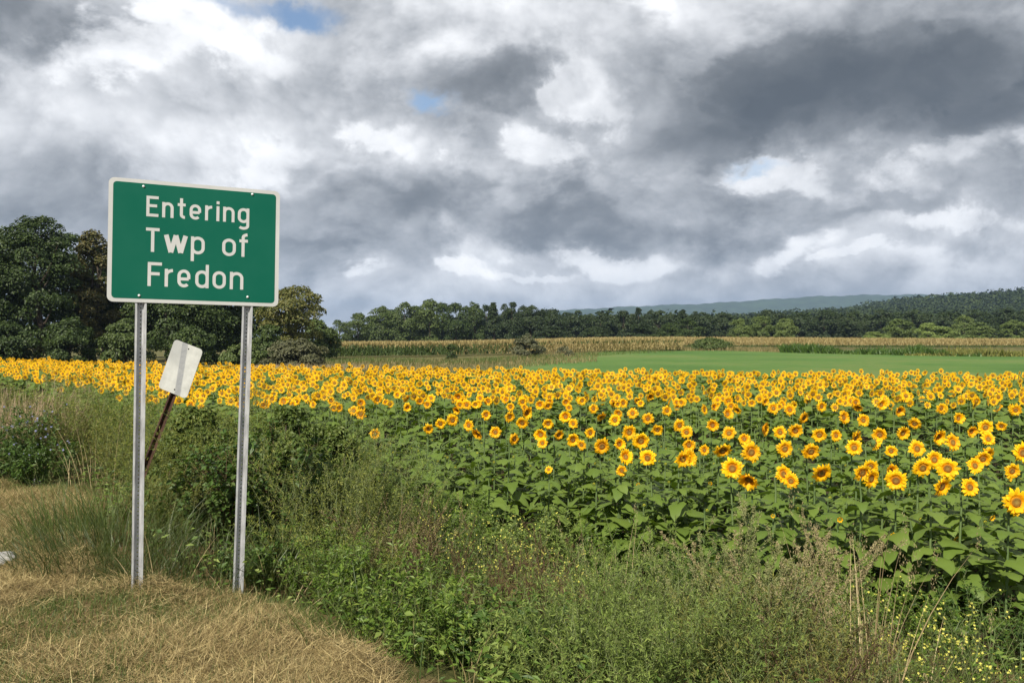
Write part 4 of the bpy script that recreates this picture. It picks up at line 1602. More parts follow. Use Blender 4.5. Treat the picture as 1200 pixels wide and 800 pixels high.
# ------------------------------------------------------------------ roadside weeds and grass
STEMG = veg('green_stem', [(0.07, 0.10, 0.03), (0.11, 0.13, 0.045)], 0.6, 0.3, 0.0)
STEMB = veg('brown_stem', [(0.07, 0.045, 0.025), (0.13, 0.08, 0.045)], 0.7, 0.2, 0.0)
STEMT = veg('tan_stem', [(0.28, 0.21, 0.11), (0.42, 0.34, 0.19)], 0.7, 0.3, 0.0)
WL = {
    'sage': veg('weed_leaf_sage', [(0.087, 0.133, 0.029), (0.137, 0.195, 0.042), (0.196, 0.259, 0.059), (0.255, 0.307, 0.084)], 0.6, 0.3, 0.25, 0.15),
    'fresh': veg('weed_leaf_fresh', [(0.060, 0.113, 0.014), (0.096, 0.167, 0.021), (0.140, 0.213, 0.031), (0.198, 0.255, 0.044)], 0.5, 0.35, 0.28, 0.15),
    'feather': veg('weed_leaf_feather', [(0.108, 0.145, 0.026), (0.166, 0.203, 0.038), (0.234, 0.256, 0.054), (0.293, 0.287, 0.079)], 0.6, 0.3, 0.25, 0.15),
    'dark': veg('weed_leaf_dark', [(0.033, 0.070, 0.013), (0.057, 0.110, 0.018), (0.091, 0.152, 0.025)], 0.5, 0.35, 0.22, 0.15),
    'vine': veg('vine_leaf', [(0.040, 0.078, 0.016), (0.065, 0.112, 0.022), (0.105, 0.145, 0.030)], 0.5, 0.35, 0.28, 0.2),
    'olive': veg('weed_leaf_olive', [(0.113, 0.129, 0.030), (0.172, 0.178, 0.043), (0.241, 0.221, 0.061)], 0.65, 0.25, 0.2, 0.15),
}
LEAF['shrub'] = veg('leaf_shrub', [(0.042, 0.069, 0.014), (0.077, 0.119, 0.022), (0.119, 0.161, 0.033), (0.168, 0.198, 0.050)], trans=0.25)
SEED = {
    'tan': veg('seed_tan', [(0.20, 0.165, 0.085), (0.29, 0.245, 0.130), (0.36, 0.305, 0.17)], 0.8, 0.1, 0.15),
    'brown': veg('seed_brown', [(0.050, 0.031, 0.018), (0.080, 0.052, 0.030), (0.12, 0.082, 0.046)], 0.85, 0.1, 0.05),
    'pink': veg('seed_pinkish', [(0.30, 0.21, 0.145), (0.40, 0.30, 0.21), (0.46, 0.36, 0.25)], 0.8, 0.1, 0.15),
    'pale': veg('seed_pale_green', [(0.156, 0.186, 0.072), (0.228, 0.246, 0.105), (0.300, 0.288, 0.143)], 0.8, 0.1, 0.2),
}
FLY = veg('mustard_petal', [(0.55, 0.52, 0.08), (0.70, 0.66, 0.16)], 0.6, 0.2, 0.25)
FLB = veg('chicory_petal', [(0.22, 0.23, 0.42), (0.32, 0.33, 0.52)], 0.6, 0.2, 0.25)
FLW = veg('white_petal', [(0.65, 0.66, 0.60), (0.8, 0.8, 0.75)], 0.6, 0.2, 0.25)
GR = {
    'green': veg('grass_green', [(0.045, 0.075, 0.018), (0.075, 0.115, 0.026), (0.11, 0.15, 0.038), (0.15, 0.17, 0.055)], 0.5, 0.3, 0.25, 0.0),
    'lush': veg('grass_lush', [(0.036, 0.056, 0.015), (0.060, 0.084, 0.022), (0.090, 0.112, 0.034)], 0.45, 0.35, 0.25, 0.0),
    'straw': veg('grass_straw', [(0.083, 0.057, 0.024), (0.176, 0.127, 0.052), (0.297, 0.224, 0.097), (0.418, 0.328, 0.151), (0.572, 0.468, 0.235)], 0.7, 0.25, 0.12, 0.0),
    'dry': veg('grass_dry_mix', [(0.085, 0.092, 0.030), (0.14, 0.125, 0.045), (0.24, 0.19, 0.085), (0.30, 0.24, 0.125)], 0.65, 0.25, 0.18, 0.0),
}


def stems_of(r, n, spread, H, lean, bend, root=0.35, pts=6):
    """n stem paths from a clump root [n,pts,3]"""
    a = r.uniform(0, 2 * math.pi, n)
    q = np.sqrt(r.uniform(0, 1, n))
    base = np.stack([np.cos(a) * q * spread * root, np.sin(a) * q * spread * root, np.full(n, -0.03)], 1)
    az = a + r.normal(0, 0.5, n)
    ln = lean * (0.25 + q) * r.uniform(0.4, 1.3, n)
    L = H * r.uniform(0.62, 1.05, n) * (1.06 - 0.22 * q)
    bd = bend * r.uniform(0.3, 1.4, n)
    path = [base]
    ang = ln.copy()
    c = base
    for k in range(pts - 1):
        d = np.stack([np.sin(ang) * np.cos(az), np.sin(ang) * np.sin(az), np.cos(ang)], 1)
        c = c + d * (L / (pts - 1))[:, None]
        path.append(c)
        ang = ang + bd / (pts - 1)
        az = az + r.normal(0, 0.12, n)
    return np.stack(path, 1), L


def along(path, f):
    """points and directions at fractions f of the stems given by index arrays"""
    n, k, _ = path.shape
    t = np.clip(f, 0, 0.999) * (k - 1)
    i = t.astype(int)
    w = (t - i)[:, None]
    return i, w


def on_stems(r, path, m, f0, f1, power=1.0):
    n, k, _ = path.shape
    si = r.integers(0, n, m)
    f = f0 + (f1 - f0) * r.uniform(0, 1, m) ** power
    t = np.clip(f, 0, 0.999) * (k - 1)
    i = t.astype(int)
    w = (t - i)[:, None]
    A, B = path[si, i], path[si, i + 1]
    return A * (1 - w) + B * w, unit(B - A), f


def side_dirs(r, T, m):
    v = rdir(m, r)
    v = unit(v - T * (v * T).sum(1, keepdims=True))
    return v


def weed(name, label, cat, px, Z, H, spread, n, seed, leafmat, stem=None, nleaf=60, L=0.05, W=0.012, f0=0.12, f1=1.0, up=0.5, lean=0.25, bend=0.25,
         twig=0, seeds=0, seedmat=None, seedL=0.012, sf0=0.7, flowers=0, flmat=None, fl=0.006, ff0=0.6, group=None, stem_r=0.0035, dx=0.0):
    """one clump of weeds: stems, leaves set along them, small side twigs, seed plumes, tiny flowers"""
    r = np.random.default_rng(seed)
    x, y, z = spot(px, Z)
    t = thing(name, label, cat, (x + dx, y, z), 0, group)
    H = H * 1.12
    path, Ls = stems_of(r, n, spread, H, lean, bend)
    s = Soup()
    tubes(path, np.linspace(1, 0.3, path.shape[1])[None] * stem_r * r.uniform(0.7, 1.2, (n, 1)), s, 3)
    tw = None
    if twig:
        m = n * twig
        P, T, f = on_stems(r, path, m, 0.25, 0.97)
        D = unit(side_dirs(r, T, m) * 0.8 + T * 0.75 + np.array([0, 0, 0.25]))
        tl = H * 0.20 * r.uniform(0.4, 1.1, m) * (1.15 - 0.6 * f)
        E = P + D * tl[:, None]
        E2 = E + unit(D + np.array([0, 0, 0.5])) * (tl * 0.6)[:, None]
        tw = np.stack([P, E, E2], 1)
        tubes(tw, np.array([[0.5, 0.35, 0.18]]) * stem_r, s, 3)
    s.build('stem', stem or STEMG, t, kind='stuff')
    lf = Soup()
    m = n * nleaf
    if tw is not None:
        m2 = int(m * 0.6)
        P1, T1, f1_ = on_stems(r, path, m - m2, f0, f1)
        P2, T2, f2_ = on_stems(r, tw, m2, 0.1, 1.0)
        P, T = np.concatenate([P1, P2]), np.concatenate([T1, T2])
        ff = np.concatenate([f1_, 0.6 + 0.4 * f2_])
    else:
        P, T, ff = on_stems(r, path, m, f0, f1)
    D = unit(side_dirs(r, T, len(P)) + T * up * r.uniform(0.3, 1.6, (len(P), 1)) + np.array([0, 0, 0.1]))
    N = unit(np.array([0, 0, 1.0]) + 0.7 * rdir(len(P), r))
    sz = r.uniform(0.5, 1.25, len(P)) * (1.15 - 0.55 * ff)
    leaves(P, D, N, L * sz, W * sz, 0.15, 0, lf)
    if m:
        lf.build('foliage', leafmat, t, kind='stuff')
    if seeds:
        q = Soup()
        src = tw if tw is not None else path
        m = n * seeds
        P, T, f = on_stems(r, src, m, 0.25 if tw is not None else sf0, 1.0, 0.8)
        if tw is not None:
            P1, T1, f1_ = on_stems(r, path, m // 2, sf0, 1.0)
            hi = P[:, 2] > H * sf0 * 0.75
            P, T = np.concatenate([P[hi], P1]), np.concatenate([T[hi], T1])
        D = unit(rdir(len(P), r) * 0.9 + T * 0.8)
        P = P + rdir(len(P), r) * seedL * 0.6
        leaves(P, D, rdir(len(P), r), seedL * r.uniform(0.6, 1.4, len(P)), seedL * 0.55, 0.3, 0, q)
        q.build('seed_head', seedmat, t, kind='stuff')
    if flowers:
        q = Soup()
        src = tw if tw is not None else path
        m = n * flowers
        P, T, f = on_stems(r, src, m, 0.55 if tw is not None else ff0, 1.0, 0.7)
        if tw is not None:
            P = P[P[:, 2] > H * ff0 * 0.7]
        m = len(P)
        P = P + rdir(m, r) * 0.01
        ax = unit(rdir(m, r) * 0.6 + np.array([0, -0.5, 0.7]))
        u = side_dirs(r, ax, m)
        v = np.cross(ax, u)
        for c, sn in ((1, 0), (0, 1), (-1, 0), (0, -1)):
            d = u * c + v * sn
            leaves(P, d + 0.2 * ax, ax, fl * r.uniform(0.8, 1.2, m), fl * 0.8, 0.05, 0, q)
        q.build('flower', flmat, t, kind='stuff')
    return t


def grass_clump(name, label, px, Z, n, L, W, spread, seed, mat, lean=0.35, bend=1.1, cat='grass clump', group=None, heads=0, headmat=None, az=None):
    r = np.random.default_rng(seed)
    x, y, z = spot(px, Z)
    t = thing(name, label, cat, (x, y, z), 0, group)
    a = r.uniform(0, 6.28, n)
    q = np.sqrt(r.uniform(0, 1, n)) * spread
    P = np.stack([np.cos(a) * q, np.sin(a) * q, np.full(n, -0.02)], 1)
    s = Soup()
    ll = L * r.uniform(0.5, 1.1, n)
    hz = a + r.normal(0, 0.7, n) if az is None else az + r.normal(0, 0.6, n)
    tips = blades(P, hz, lean * r.uniform(0.1, 1.5, n), ll, W * r.uniform(0.6, 1.2, n), bend * r.uniform(0.2, 1.4, n), s, 5)
    s.build('blade_tuft', mat, t, kind='stuff')
    if heads:
        k = r.choice(n, min(n, heads), replace=False)
        q = Soup()
        m = 26
        C = np.repeat(tips[k], m, 0)
        off = r.normal(0, 1, (len(C), 3)) * np.array([0.008, 0.008, 0.04])
        D = unit(rdir(len(C), r) * 0.5 + np.array([0, 0, 1.0]))
        leaves(C + off, D, rdir(len(C), r), 0.014 * r.uniform(.6, 1.3, len(C)), 0.005, 0.2, 0, q)
        q.build('seed_head', headmat, t, kind='stuff')
    return t


# --- right foreground: sage green mugwort mounds with tan plumes
MUG = dict(leafmat=WL['sage'], nleaf=150, L=0.042, W=0.009, up=0.7, lean=0.42, bend=0.35, twig=9)
weed('mugwort_clump', 'sage green feathery weed mound at the bottom edge right of the mown hay', 'weed', 690, 3.95, 0.62, 0.85, 46, 301, **MUG)
weed('mugwort_clump', 'sage green weed mound filling the bottom centre right of the frame', 'weed', 790, 3.9, 0.72, 0.9, 56, 302, seeds=20, seedmat=SEED['pale'], seedL=0.008, **MUG)
weed('mugwort_clump', 'tall sage green weed in front of the sunflower leaves at centre right', 'weed', 775, 4.7, 0.80, 0.8, 46, 303, seeds=70, seedmat=SEED['pale'], seedL=0.008, **MUG)
weed('mugwort_clump', 'dull olive weed mound at the bottom edge left of the dry grass stalks', 'weed', 905, 3.85, 0.66, 0.85, 48, 304, seeds=50, seedmat=SEED['pale'], seedL=0.008, **{**MUG, 'leafmat': WL['olive']})
weed('plumed_weed', 'weed with pinkish tan feathery plumes standing against the sunflower leaves', 'weed', 925, 4.45, 0.92, 0.34, 16, 305, leafmat=WL['feather'], nleaf=70, L=0.035, W=0.008,
     up=0.8, lean=0.40, bend=0.45, twig=12, seeds=620, seedmat=SEED['tan'], seedL=0.0125, sf0=0.62)
weed('plumed_weed', 'weed tuft with yellow green seed plumes left of the tan plumes', 'weed', 850, 4.5, 0.86, 0.5, 26, 306, leafmat=WL['feather'], nleaf=80, L=0.035, W=0.008,
     up=0.8, lean=0.3, bend=0.35, twig=9, seeds=420, seedmat=SEED['pale'], seedL=0.012, sf0=0.55)
weed('brown_weed', 'brownish weed thicket at the bottom edge under the tan plumes', 'weed', 965, 3.8, 0.55, 0.6, 36, 307, leafmat=WL['olive'], stem=STEMB, nleaf=60, L=0.035, W=0.007, lean=0.4, twig=8, seeds=60, seedmat=SEED['brown'], seedL=0.008)
grass_clump('dry_grass_clump', 'tall straw coloured grass stalks rising in front of the sunflower leaves', 1012, 4.05, 34, 1.05, 0.007, 0.16, 308, STEMT, 0.16, 0.35, heads=24, headmat=SEED['tan'])
grass_clump('dry_grass_clump', 'thin dry grass stalks leaning right of the tallest straw clump', 1062, 4.1, 22, 0.75, 0.006, 0.2, 309, STEMT, 0.3, 0.6, heads=10, headmat=SEED['tan'])
grass_clump('dry_grass_clump', 'low dry grass at the bottom edge right of the straw stalks', 1050, 3.75, 90, 0.42, 0.006, 0.35, 310, GR['dry'], 0.4, 1.0)
MUS = dict(leafmat=WL['fresh'], nleaf=26, L=0.05, W=0.014, up=0.5, lean=0.32, bend=0.3, twig=8, flowers=9, flmat=FLY)
weed('mustard_weed', 'sprawling weed dotted with small yellow flowers in the bottom right corner', 'weed', 1120, 4.1, 0.62, 0.6, 26, 311, fl=0.0075, **MUS)
weed('mustard_weed', 'yellow flowered weed between the dry stalks and the corner clump', 'weed', 1075, 4.35, 0.62, 0.5, 20, 312, fl=0.0075, **MUS)
weed('mustard_weed', 'yellow flowered weed cut by the right edge of the frame', 'weed', 1188, 4.0, 0.6, 0.55, 22, 313, fl=0.0075, **MUS)
weed('brown_weed', 'dark purplish weed at the bottom edge in the right corner', 'weed', 1150, 3.7, 0.42, 0.5, 30, 314, leafmat=WL['olive'], stem=STEMB, nleaf=50, L=0.035, W=0.008, lean=0.4, twig=6, seeds=30, seedmat=SEED['brown'], seedL=0.008)
# --- middle foreground
weed('leafy_weed', 'bright green leafy weed right of the mown hay edge at bottom centre', 'weed', 500, 4.5, 0.42, 0.7, 48, 321, leafmat=WL['fresh'], nleaf=56, L=0.055, W=0.02, up=0.35, lean=0.4, bend=0.3, twig=3)
weed('leafy_weed', 'low dark green leafy weed below the purple brown seed spikes', 'weed', 600, 4.5, 0.40, 0.7, 40, 322, leafmat=WL['dark'], nleaf=40, L=0.07, W=0.032, up=0.35, lean=0.4, bend=0.3, twig=3)
weed('leafy_weed', 'green leafy weed behind the grass at the hay edge', 'weed', 455, 5.1, 0.55, 0.7, 40, 323, leafmat=WL['fresh'], nleaf=44, L=0.06, W=0.024, up=0.4, lean=0.35, bend=0.3, twig=4)
weed('leafy_weed', 'pale green leafy weed at bottom centre between hay and mugwort', 'weed', 630, 4.15, 0.40, 0.6, 40, 324, leafmat=WL['sage'], nleaf=60, L=0.055, W=0.016, up=0.5, lean=0.4, bend=0.3, twig=5)
DOCK = dict(leafmat=WL['olive'], stem=STEMB, nleaf=10, L=0.06, W=0.014, lean=0.14, bend=0.12, twig=7, seeds=230, seedmat=SEED['brown'], seedL=0.009, sf0=0.4)
weed('dock_weed', 'dark brown seed spikes standing left of the sage green mound', 'weed', 646, 4.9, 0.70, 0.18, 6, 331, **DOCK)
weed('dock_weed', 'reddish brown seed spikes right of the darkest spikes', 'weed', 690, 4.75, 0.60, 0.2, 4, 332, **DOCK)
weed('dock_weed', 'brown seeded weed among greenery at centre below the yellow mustard', 'weed', 575, 5.3, 0.66, 0.35, 6, 333, **DOCK)
weed('dock_weed', 'rusty brown weed stand right of the pale tall weeds by the sign', 'weed', 510, 5.8, 0.74, 0.4, 8, 334, **DOCK)
weed('brown_weed', 'tangled grey brown dead weed in front of the mustard left of centre', 'weed', 470, 5.9, 0.80, 0.6, 34, 335, leafmat=WL['olive'], stem=STEMB, nleaf=40, L=0.04, W=0.008, lean=0.35, twig=9, seeds=170, seedmat=SEED['tan'], seedL=0.008, sf0=0.45)
weed('brown_weed', 'thin dark seeded weed between the two mustard patches', 'weed', 620, 5.5, 0.60, 0.5, 22, 336, leafmat=WL['olive'], stem=STEMB, nleaf=40, L=0.045, W=0.009, lean=0.3, twig=7, seeds=60, seedmat=SEED['brown'], seedL=0.008)
weed('mustard_weed', 'patch of tiny yellow flowers in front of the sunflower leaves at centre', 'weed', 575, 6.3, 0.66, 0.6, 26, 337, fl=0.007, **MUS)
weed('mustard_weed', 'tiny yellow flowers right of the centre mustard patch', 'weed', 650, 5.75, 0.62, 0.5, 22, 338, fl=0.007, **MUS)
weed('mustard_weed', 'yellow flowered weed beside the rusty brown stand at centre left', 'weed', 525, 6.7, 0.72, 0.6, 26, 339, fl=0.007, **MUS)
weed('mustard_weed', 'few yellow flowers just above the sage green mound', 'weed', 712, 5.15, 0.58, 0.4, 14, 340, fl=0.007, **MUS)
grass_clump('grass_clump', 'bright arching grass at the right end of the mown hay', 445, 4.75, 200, 0.48, 0.008, 0.4, 341, GR['green'], 0.35, 1.2)
grass_clump('grass_clump', 'grass tuft at the bottom edge right of the hay', 560, 4.2, 160, 0.36, 0.007, 0.4, 342, GR['green'], 0.4, 1.2)
grass_clump('dry_grass_clump', 'single dry bent stalks above the leafy weeds at centre', 500, 5.0, 10, 0.7, 0.006, 0.25, 343, STEMT, 0.35, 0.5)
grass_clump('dry_grass_clump', 'dry stalks standing before the sunflower leaves at centre', 716, 5.2, 16, 0.85, 0.006, 0.25, 344, STEMT, 0.18, 0.3, heads=8, headmat=SEED['tan'])
EW = [(-0.6, 'fresh', 0.62, 'leafy weed among the first sunflower stems left of centre'), (0.2, 'sage', 0.58, 'greyish weed among the first sunflower stems above the mustard'),
      (0.95, 'fresh', 0.62, 'leafy weed under the first sunflowers at centre'), (1.6, 'dark', 0.55, 'dark leafy weed under the sunflowers behind the dry stalks at centre'),
      (2.1, 'sage', 0.55, 'greyish weed under the sunflowers above the sage mound'), (2.6, 'fresh', 0.5, 'leafy weed behind the tan plumes under the sunflower leaves'),
      (3.2, 'dark', 0.5, 'dark weed behind the straw coloured stalks under the sunflower leaves'), (3.7, 'fresh', 0.48, 'leafy weed under the sunflowers above the corner mustard')]
for i, (ex, km, hh, lab) in enumerate(EW):
    ez = float(edge_y(ex)) - 0.25
    weed('edge_weed', lab, 'weed', 600 + ex / ez * F, ez, hh, 0.8, 40, 600 + i, leafmat=WL[km], nleaf=60, L=0.06, W=0.022, up=0.45, lean=0.4, bend=0.4, twig=5,
         flowers=2 if i % 2 else 0, flmat=FLY, fl=0.007)
# --- tall pale weeds right of the sign
TALL = dict(leafmat=WL['feather'], nleaf=140, L=0.045, W=0.010, up=0.55, lean=0.28, bend=0.5, twig=8, seeds=90, seedmat=SEED['pale'], seedL=0.009, sf0=0.6)
weed('tall_weed', 'tall pale green weed with drooping tips right of the right post', 'weed', 385, 6.2, 1.15, 0.7, 46, 351, **TALL)
weed('tall_weed', 'pale feathery weed in front of the lone sunflower', 'weed', 430, 6.8, 1.08, 0.7, 42, 352, **TALL)
weed('tall_weed', 'green weed below the tall pale weed at the hay edge', 'weed', 380, 5.35, 0.62, 0.5, 34, 353, leafmat=WL['fresh'], nleaf=70, L=0.05, W=0.016, up=0.5, lean=0.3, bend=0.4, twig=6)
weed('tall_weed', 'dark green weed at the foot of the tall pale weeds', 'weed', 415, 5.7, 0.66, 0.55, 34, 354, leafmat=WL['feather'], nleaf=90, L=0.045, W=0.011, up=0.5, lean=0.3, bend=0.4, twig=6)
weed('tall_weed', 'feathery green weed behind the tall pale weeds below the sunflowers', 'weed', 378, 8.0, 1.38, 0.9, 50, 355, leafmat=WL['sage'], nleaf=120, L=0.05, W=0.012, up=0.5, lean=0.3, bend=0.4, twig=7)
weed('tall_weed', 'green feathery weed left of the lone sunflower', 'weed', 445, 7.8, 1.12, 0.9, 44, 356, leafmat=WL['sage'], nleaf=100, L=0.055, W=0.014, up=0.5, lean=0.3, bend=0.4, twig=7)
weed('tall_weed', 'leafy weed under the sunflowers right of the lone sunflower', 'weed', 500, 7.6, 0.80, 0.9, 36, 357, leafmat=WL['fresh'], nleaf=70, L=0.06, W=0.02, up=0.5, lean=0.3, bend=0.4, twig=6)
# --- the bushes behind the posts
tree_at(61, 338, 7.7, 466, 150, 'low', 'shrub', 'dense green bush right of the right sign post, up to the first flowers', 12150, base=0.02, clumps=60, cl=0.13, name='roadside_bush', cat='bush', leaf=0.042)
tree_at(62, 228, 8.2, 474, 120, 'low', 'shrub', 'dense green bush between the posts behind the leaning plate', 9450, base=0.02, clumps=50, cl=0.13, name='roadside_bush', cat='bush', leaf=0.042)
tree_at(63, 398, 7.6, 492, 90, 'low', 'shrub', 'lower leafy bush right of the dense bush, below the lone sunflower', 6750, base=0.02, clumps=40, cl=0.14, name='roadside_bush', cat='bush', leaf=0.042)
weed('vine_bush', 'dark vine covered bush behind the right sign post', 'bush', 312, 7.1, 1.12, 0.85, 48, 361, leafmat=WL['dark'], stem=STEMB, nleaf=90, L=0.085, W=0.055, up=0.2, lean=0.35, bend=0.5, twig=6, stem_r=0.006)
weed('vine_bush', 'light green vine leaves climbing left of the right sign post', 'bush', 255, 7.0, 0.78, 0.55, 26, 362, leafmat=WL['vine'], stem=STEMB, nleaf=60, L=0.085, W=0.06, up=0.2, lean=0.35, bend=0.5, twig=5, stem_r=0.005)
weed('feathery_bush', 'feathery green bush between the two sign posts', 'bush', 250, 8.0, 1.30, 0.95, 60, 363, leafmat=WL['feather'], nleaf=170, L=0.055, W=0.010, up=0.6, lean=0.34, bend=0.35, twig=9)
weed('feathery_bush', 'feathery dark green bush right of the right sign post', 'bush', 338, 7.9, 1.38, 0.9, 56, 364, leafmat=WL['sage'], nleaf=170, L=0.055, W=0.010, up=0.6, lean=0.34, bend=0.35, twig=9)
weed('feathery_bush', 'feathery weed behind the leaning rusty post', 'bush', 195, 8.4, 1.08, 0.8, 44, 365, leafmat=WL['feather'], nleaf=140, L=0.05, W=0.010, up=0.6, lean=0.32, bend=0.35, twig=8)
weed('feathery_bush', 'olive feathery weed between the left post and the leaning post', 'bush', 200, 7.0, 0.62, 0.6, 38, 366, leafmat=WL['olive'], nleaf=110, L=0.045, W=0.010, up=0.6, lean=0.3, bend=0.35, twig=7)
weed('leafy_weed', 'low dark leafy weed at the foot of the right sign post', 'weed', 300, 6.0, 0.30, 0.5, 34, 367, leafmat=WL['dark'], nleaf=36, L=0.08, W=0.04, up=0.3, lean=0.45, bend=0.3, twig=3)
grass_clump('grass_clump', 'broad bladed grass arching right of the right sign post foot', 325, 5.75, 60, 0.62, 0.016, 0.2, 368, GR['lush'], 0.3, 1.5)
grass_clump('grass_clump', 'dark grass between the two sign posts', 235, 5.75, 420, 0.44, 0.006, 0.55, 369, GR['lush'], 0.4, 1.4)
grass_clump('grass_clump', 'long dark grass swept left of the left sign post', 128, 6.0, 900, 0.50, 0.005, 0.6, 370, GR['lush'], 0.55, 1.3)
grass_clump('grass_clump', 'grass tuft round the foot of the left sign post', 166, 5.45, 240, 0.30, 0.005, 0.26, 371, GR['lush'], 0.4, 1.2)
grass_clump('grass_clump', 'grass left of the leaning rusty post', 130, 7.0, 700, 0.55, 0.006, 0.7, 372, GR['green'], 0.35, 1.0, heads=30, headmat=SEED['pale'])
grass_clump('dry_grass_clump', 'crossed dry blades in front of the dark grass between the posts', 192, 5.5, 12, 0.42, 0.006, 0.2, 373, STEMT, 0.5, 0.4)
grass_clump('dry_grass_clump', 'fallen pale stalks right of the right post foot', 325, 5.4, 26, 0.42, 0.007, 0.35, 374, STEMT, 1.25, 0.3)
# --- weeds along the ditch at left
weed('goldenrod_weed', 'feathery green and tan weed in front of the sunflowers left of the left post', 'weed', 118, 10.0, 1.05, 1.0, 56, 381, leafmat=WL['feather'], nleaf=120, L=0.06, W=0.013, up=0.6, lean=0.25, bend=0.3, twig=8, seeds=30, seedmat=SEED['tan'], seedL=0.012)
weed('goldenrod_weed', 'feathery green weed just left of the left sign post', 'weed', 152, 9.2, 0.85, 0.8, 46, 382, leafmat=WL['olive'], nleaf=110, L=0.055, W=0.012, up=0.6, lean=0.25, bend=0.3, twig=7)
weed('goldenrod_weed', 'brownish seeded weed at left before the sunflowers', 'weed', 62, 10.0, 0.85, 0.9, 46, 383, leafmat=WL['feather'], stem=STEMB, nleaf=90, L=0.05, W=0.012, up=0.6, lean=0.25, bend=0.3, twig=8, seeds=110, seedmat=SEED['tan'], seedL=0.012)
weed('chicory_weed', 'dark green weed with small blue flowers at the left edge', 'weed', 18, 9.6, 0.82, 0.9, 44, 384, leafmat=WL['dark'], nleaf=60, L=0.07, W=0.03, up=0.4, lean=0.3, bend=0.3, twig=6, flowers=3, flmat=FLB, fl=0.015, ff0=0.75)
weed('chicory_weed', 'dark leafy weed right of the blue flowers at left', 'weed', 44, 9.2, 0.55, 0.7, 40, 385, leafmat=WL['dark'], nleaf=60, L=0.07, W=0.03, up=0.4, lean=0.3, bend=0.3, twig=5, flowers=2, flmat=FLB, fl=0.014, ff0=0.8)
weed('goldenrod_weed', 'dark leafy weed cut by the left edge of the frame', 'weed', -18, 9.4, 0.8, 0.9, 40, 386, leafmat=WL['dark'], nleaf=60, L=0.07, W=0.028, up=0.4, lean=0.3, bend=0.3, twig=6)
grass_clump('pink_grass_clump', 'pinkish tan grass patch at the left edge below the sunflowers', 14, 12.5, 900, 0.95, 0.008, 0.95, 387, SEED['pink'], 0.2, 0.6, heads=160, headmat=SEED['pink'])
grass_clump('pink_grass_clump', 'tan grass stems leaning left of the left sign post', 108, 9.0, 45, 0.80, 0.006, 0.3, 388, STEMT, 0.3, 0.6)
weed('goldenrod_weed', 'green weed band before the sunflowers at far left', 'weed', 40, 14.5, 1.0, 1.4, 56, 389, leafmat=WL['feather'], nleaf=90, L=0.07, W=0.02, up=0.6, lean=0.25, bend=0.3, twig=6)
weed('goldenrod_weed', 'green weed band under the sunflowers left of the left post', 'weed', 120, 13.0, 1.0, 1.3, 52, 390, leafmat=WL['sage'], nleaf=90, L=0.07, W=0.02, up=0.6, lean=0.25, bend=0.3, twig=6)
weed('goldenrod_weed', 'green weed band seen behind the leaning plate post', 'weed', 205, 11.0, 1.0, 1.2, 52, 391, leafmat=WL['feather'], nleaf=90, L=0.065, W=0.016, up=0.6, lean=0.25, bend=0.3, twig=6)
weed('goldenrod_weed', 'green weed band below the sunflowers right of the right post', 'weed', 300, 10.4, 1.02, 1.2, 52, 392, leafmat=WL['sage'], nleaf=90, L=0.065, W=0.016, up=0.6, lean=0.25, bend=0.3, twig=6)


# --- ground cover nobody could count
def verge_points(r, n, x0, x1, y0, y1, dens):
    P = np.stack([r.uniform(x0, x1, n), r.uniform(y0, y1, n)], 1)
    ok = (np.abs(P[:, 0] / np.maximum(P[:, 1], .1)) < 0.68) & (r.uniform(0, 1, n) < dens(P[:, 0], P[:, 1]))
    P = P[ok]
    return np.concatenate([P, height(P[:, 0], P[:, 1])[:, None]], 1)


def pnoise(x, y, sc, off=0.0):
    v = 0
    a = 1.0
    for q in range(3):
        f = sc * 2 ** q
        v = v + a * np.sin(x * f * 1.3 + 2.1 * np.sin(y * f * 0.9 + off + q) + off) * np.sin(y * f * 1.1 + 1.7 * np.sin(x * f * 0.8 + off * 1.7 - q))
        a *= 0.5
    return v


def ditch_d(x, y):
    return (np.interp(x, DITCH[:, 0], DITCH[:, 1]) - y) * 0.75


def mown(x, y):
    """how far inside the mown strip a spot is (positive = mown)"""
    # the mowing line: left of the posts it runs back to the left, then along the hay edge past the right post
    xs = np.array([-9, -6.0, -4.4, -3.6, -2.9, -2.35, -1.6, -1.05, -0.75, -0.35, 0.1])
    ys = np.array([11, 9.6, 8.5, 7.1, 5.75, 5.35, 5.15, 4.6, 4.1, 3.5, 2.8])
    return np.interp(x, xs, ys) - y + 0.16 * pnoise(x, y, 2.1, 6.0) * (y < 5.6)


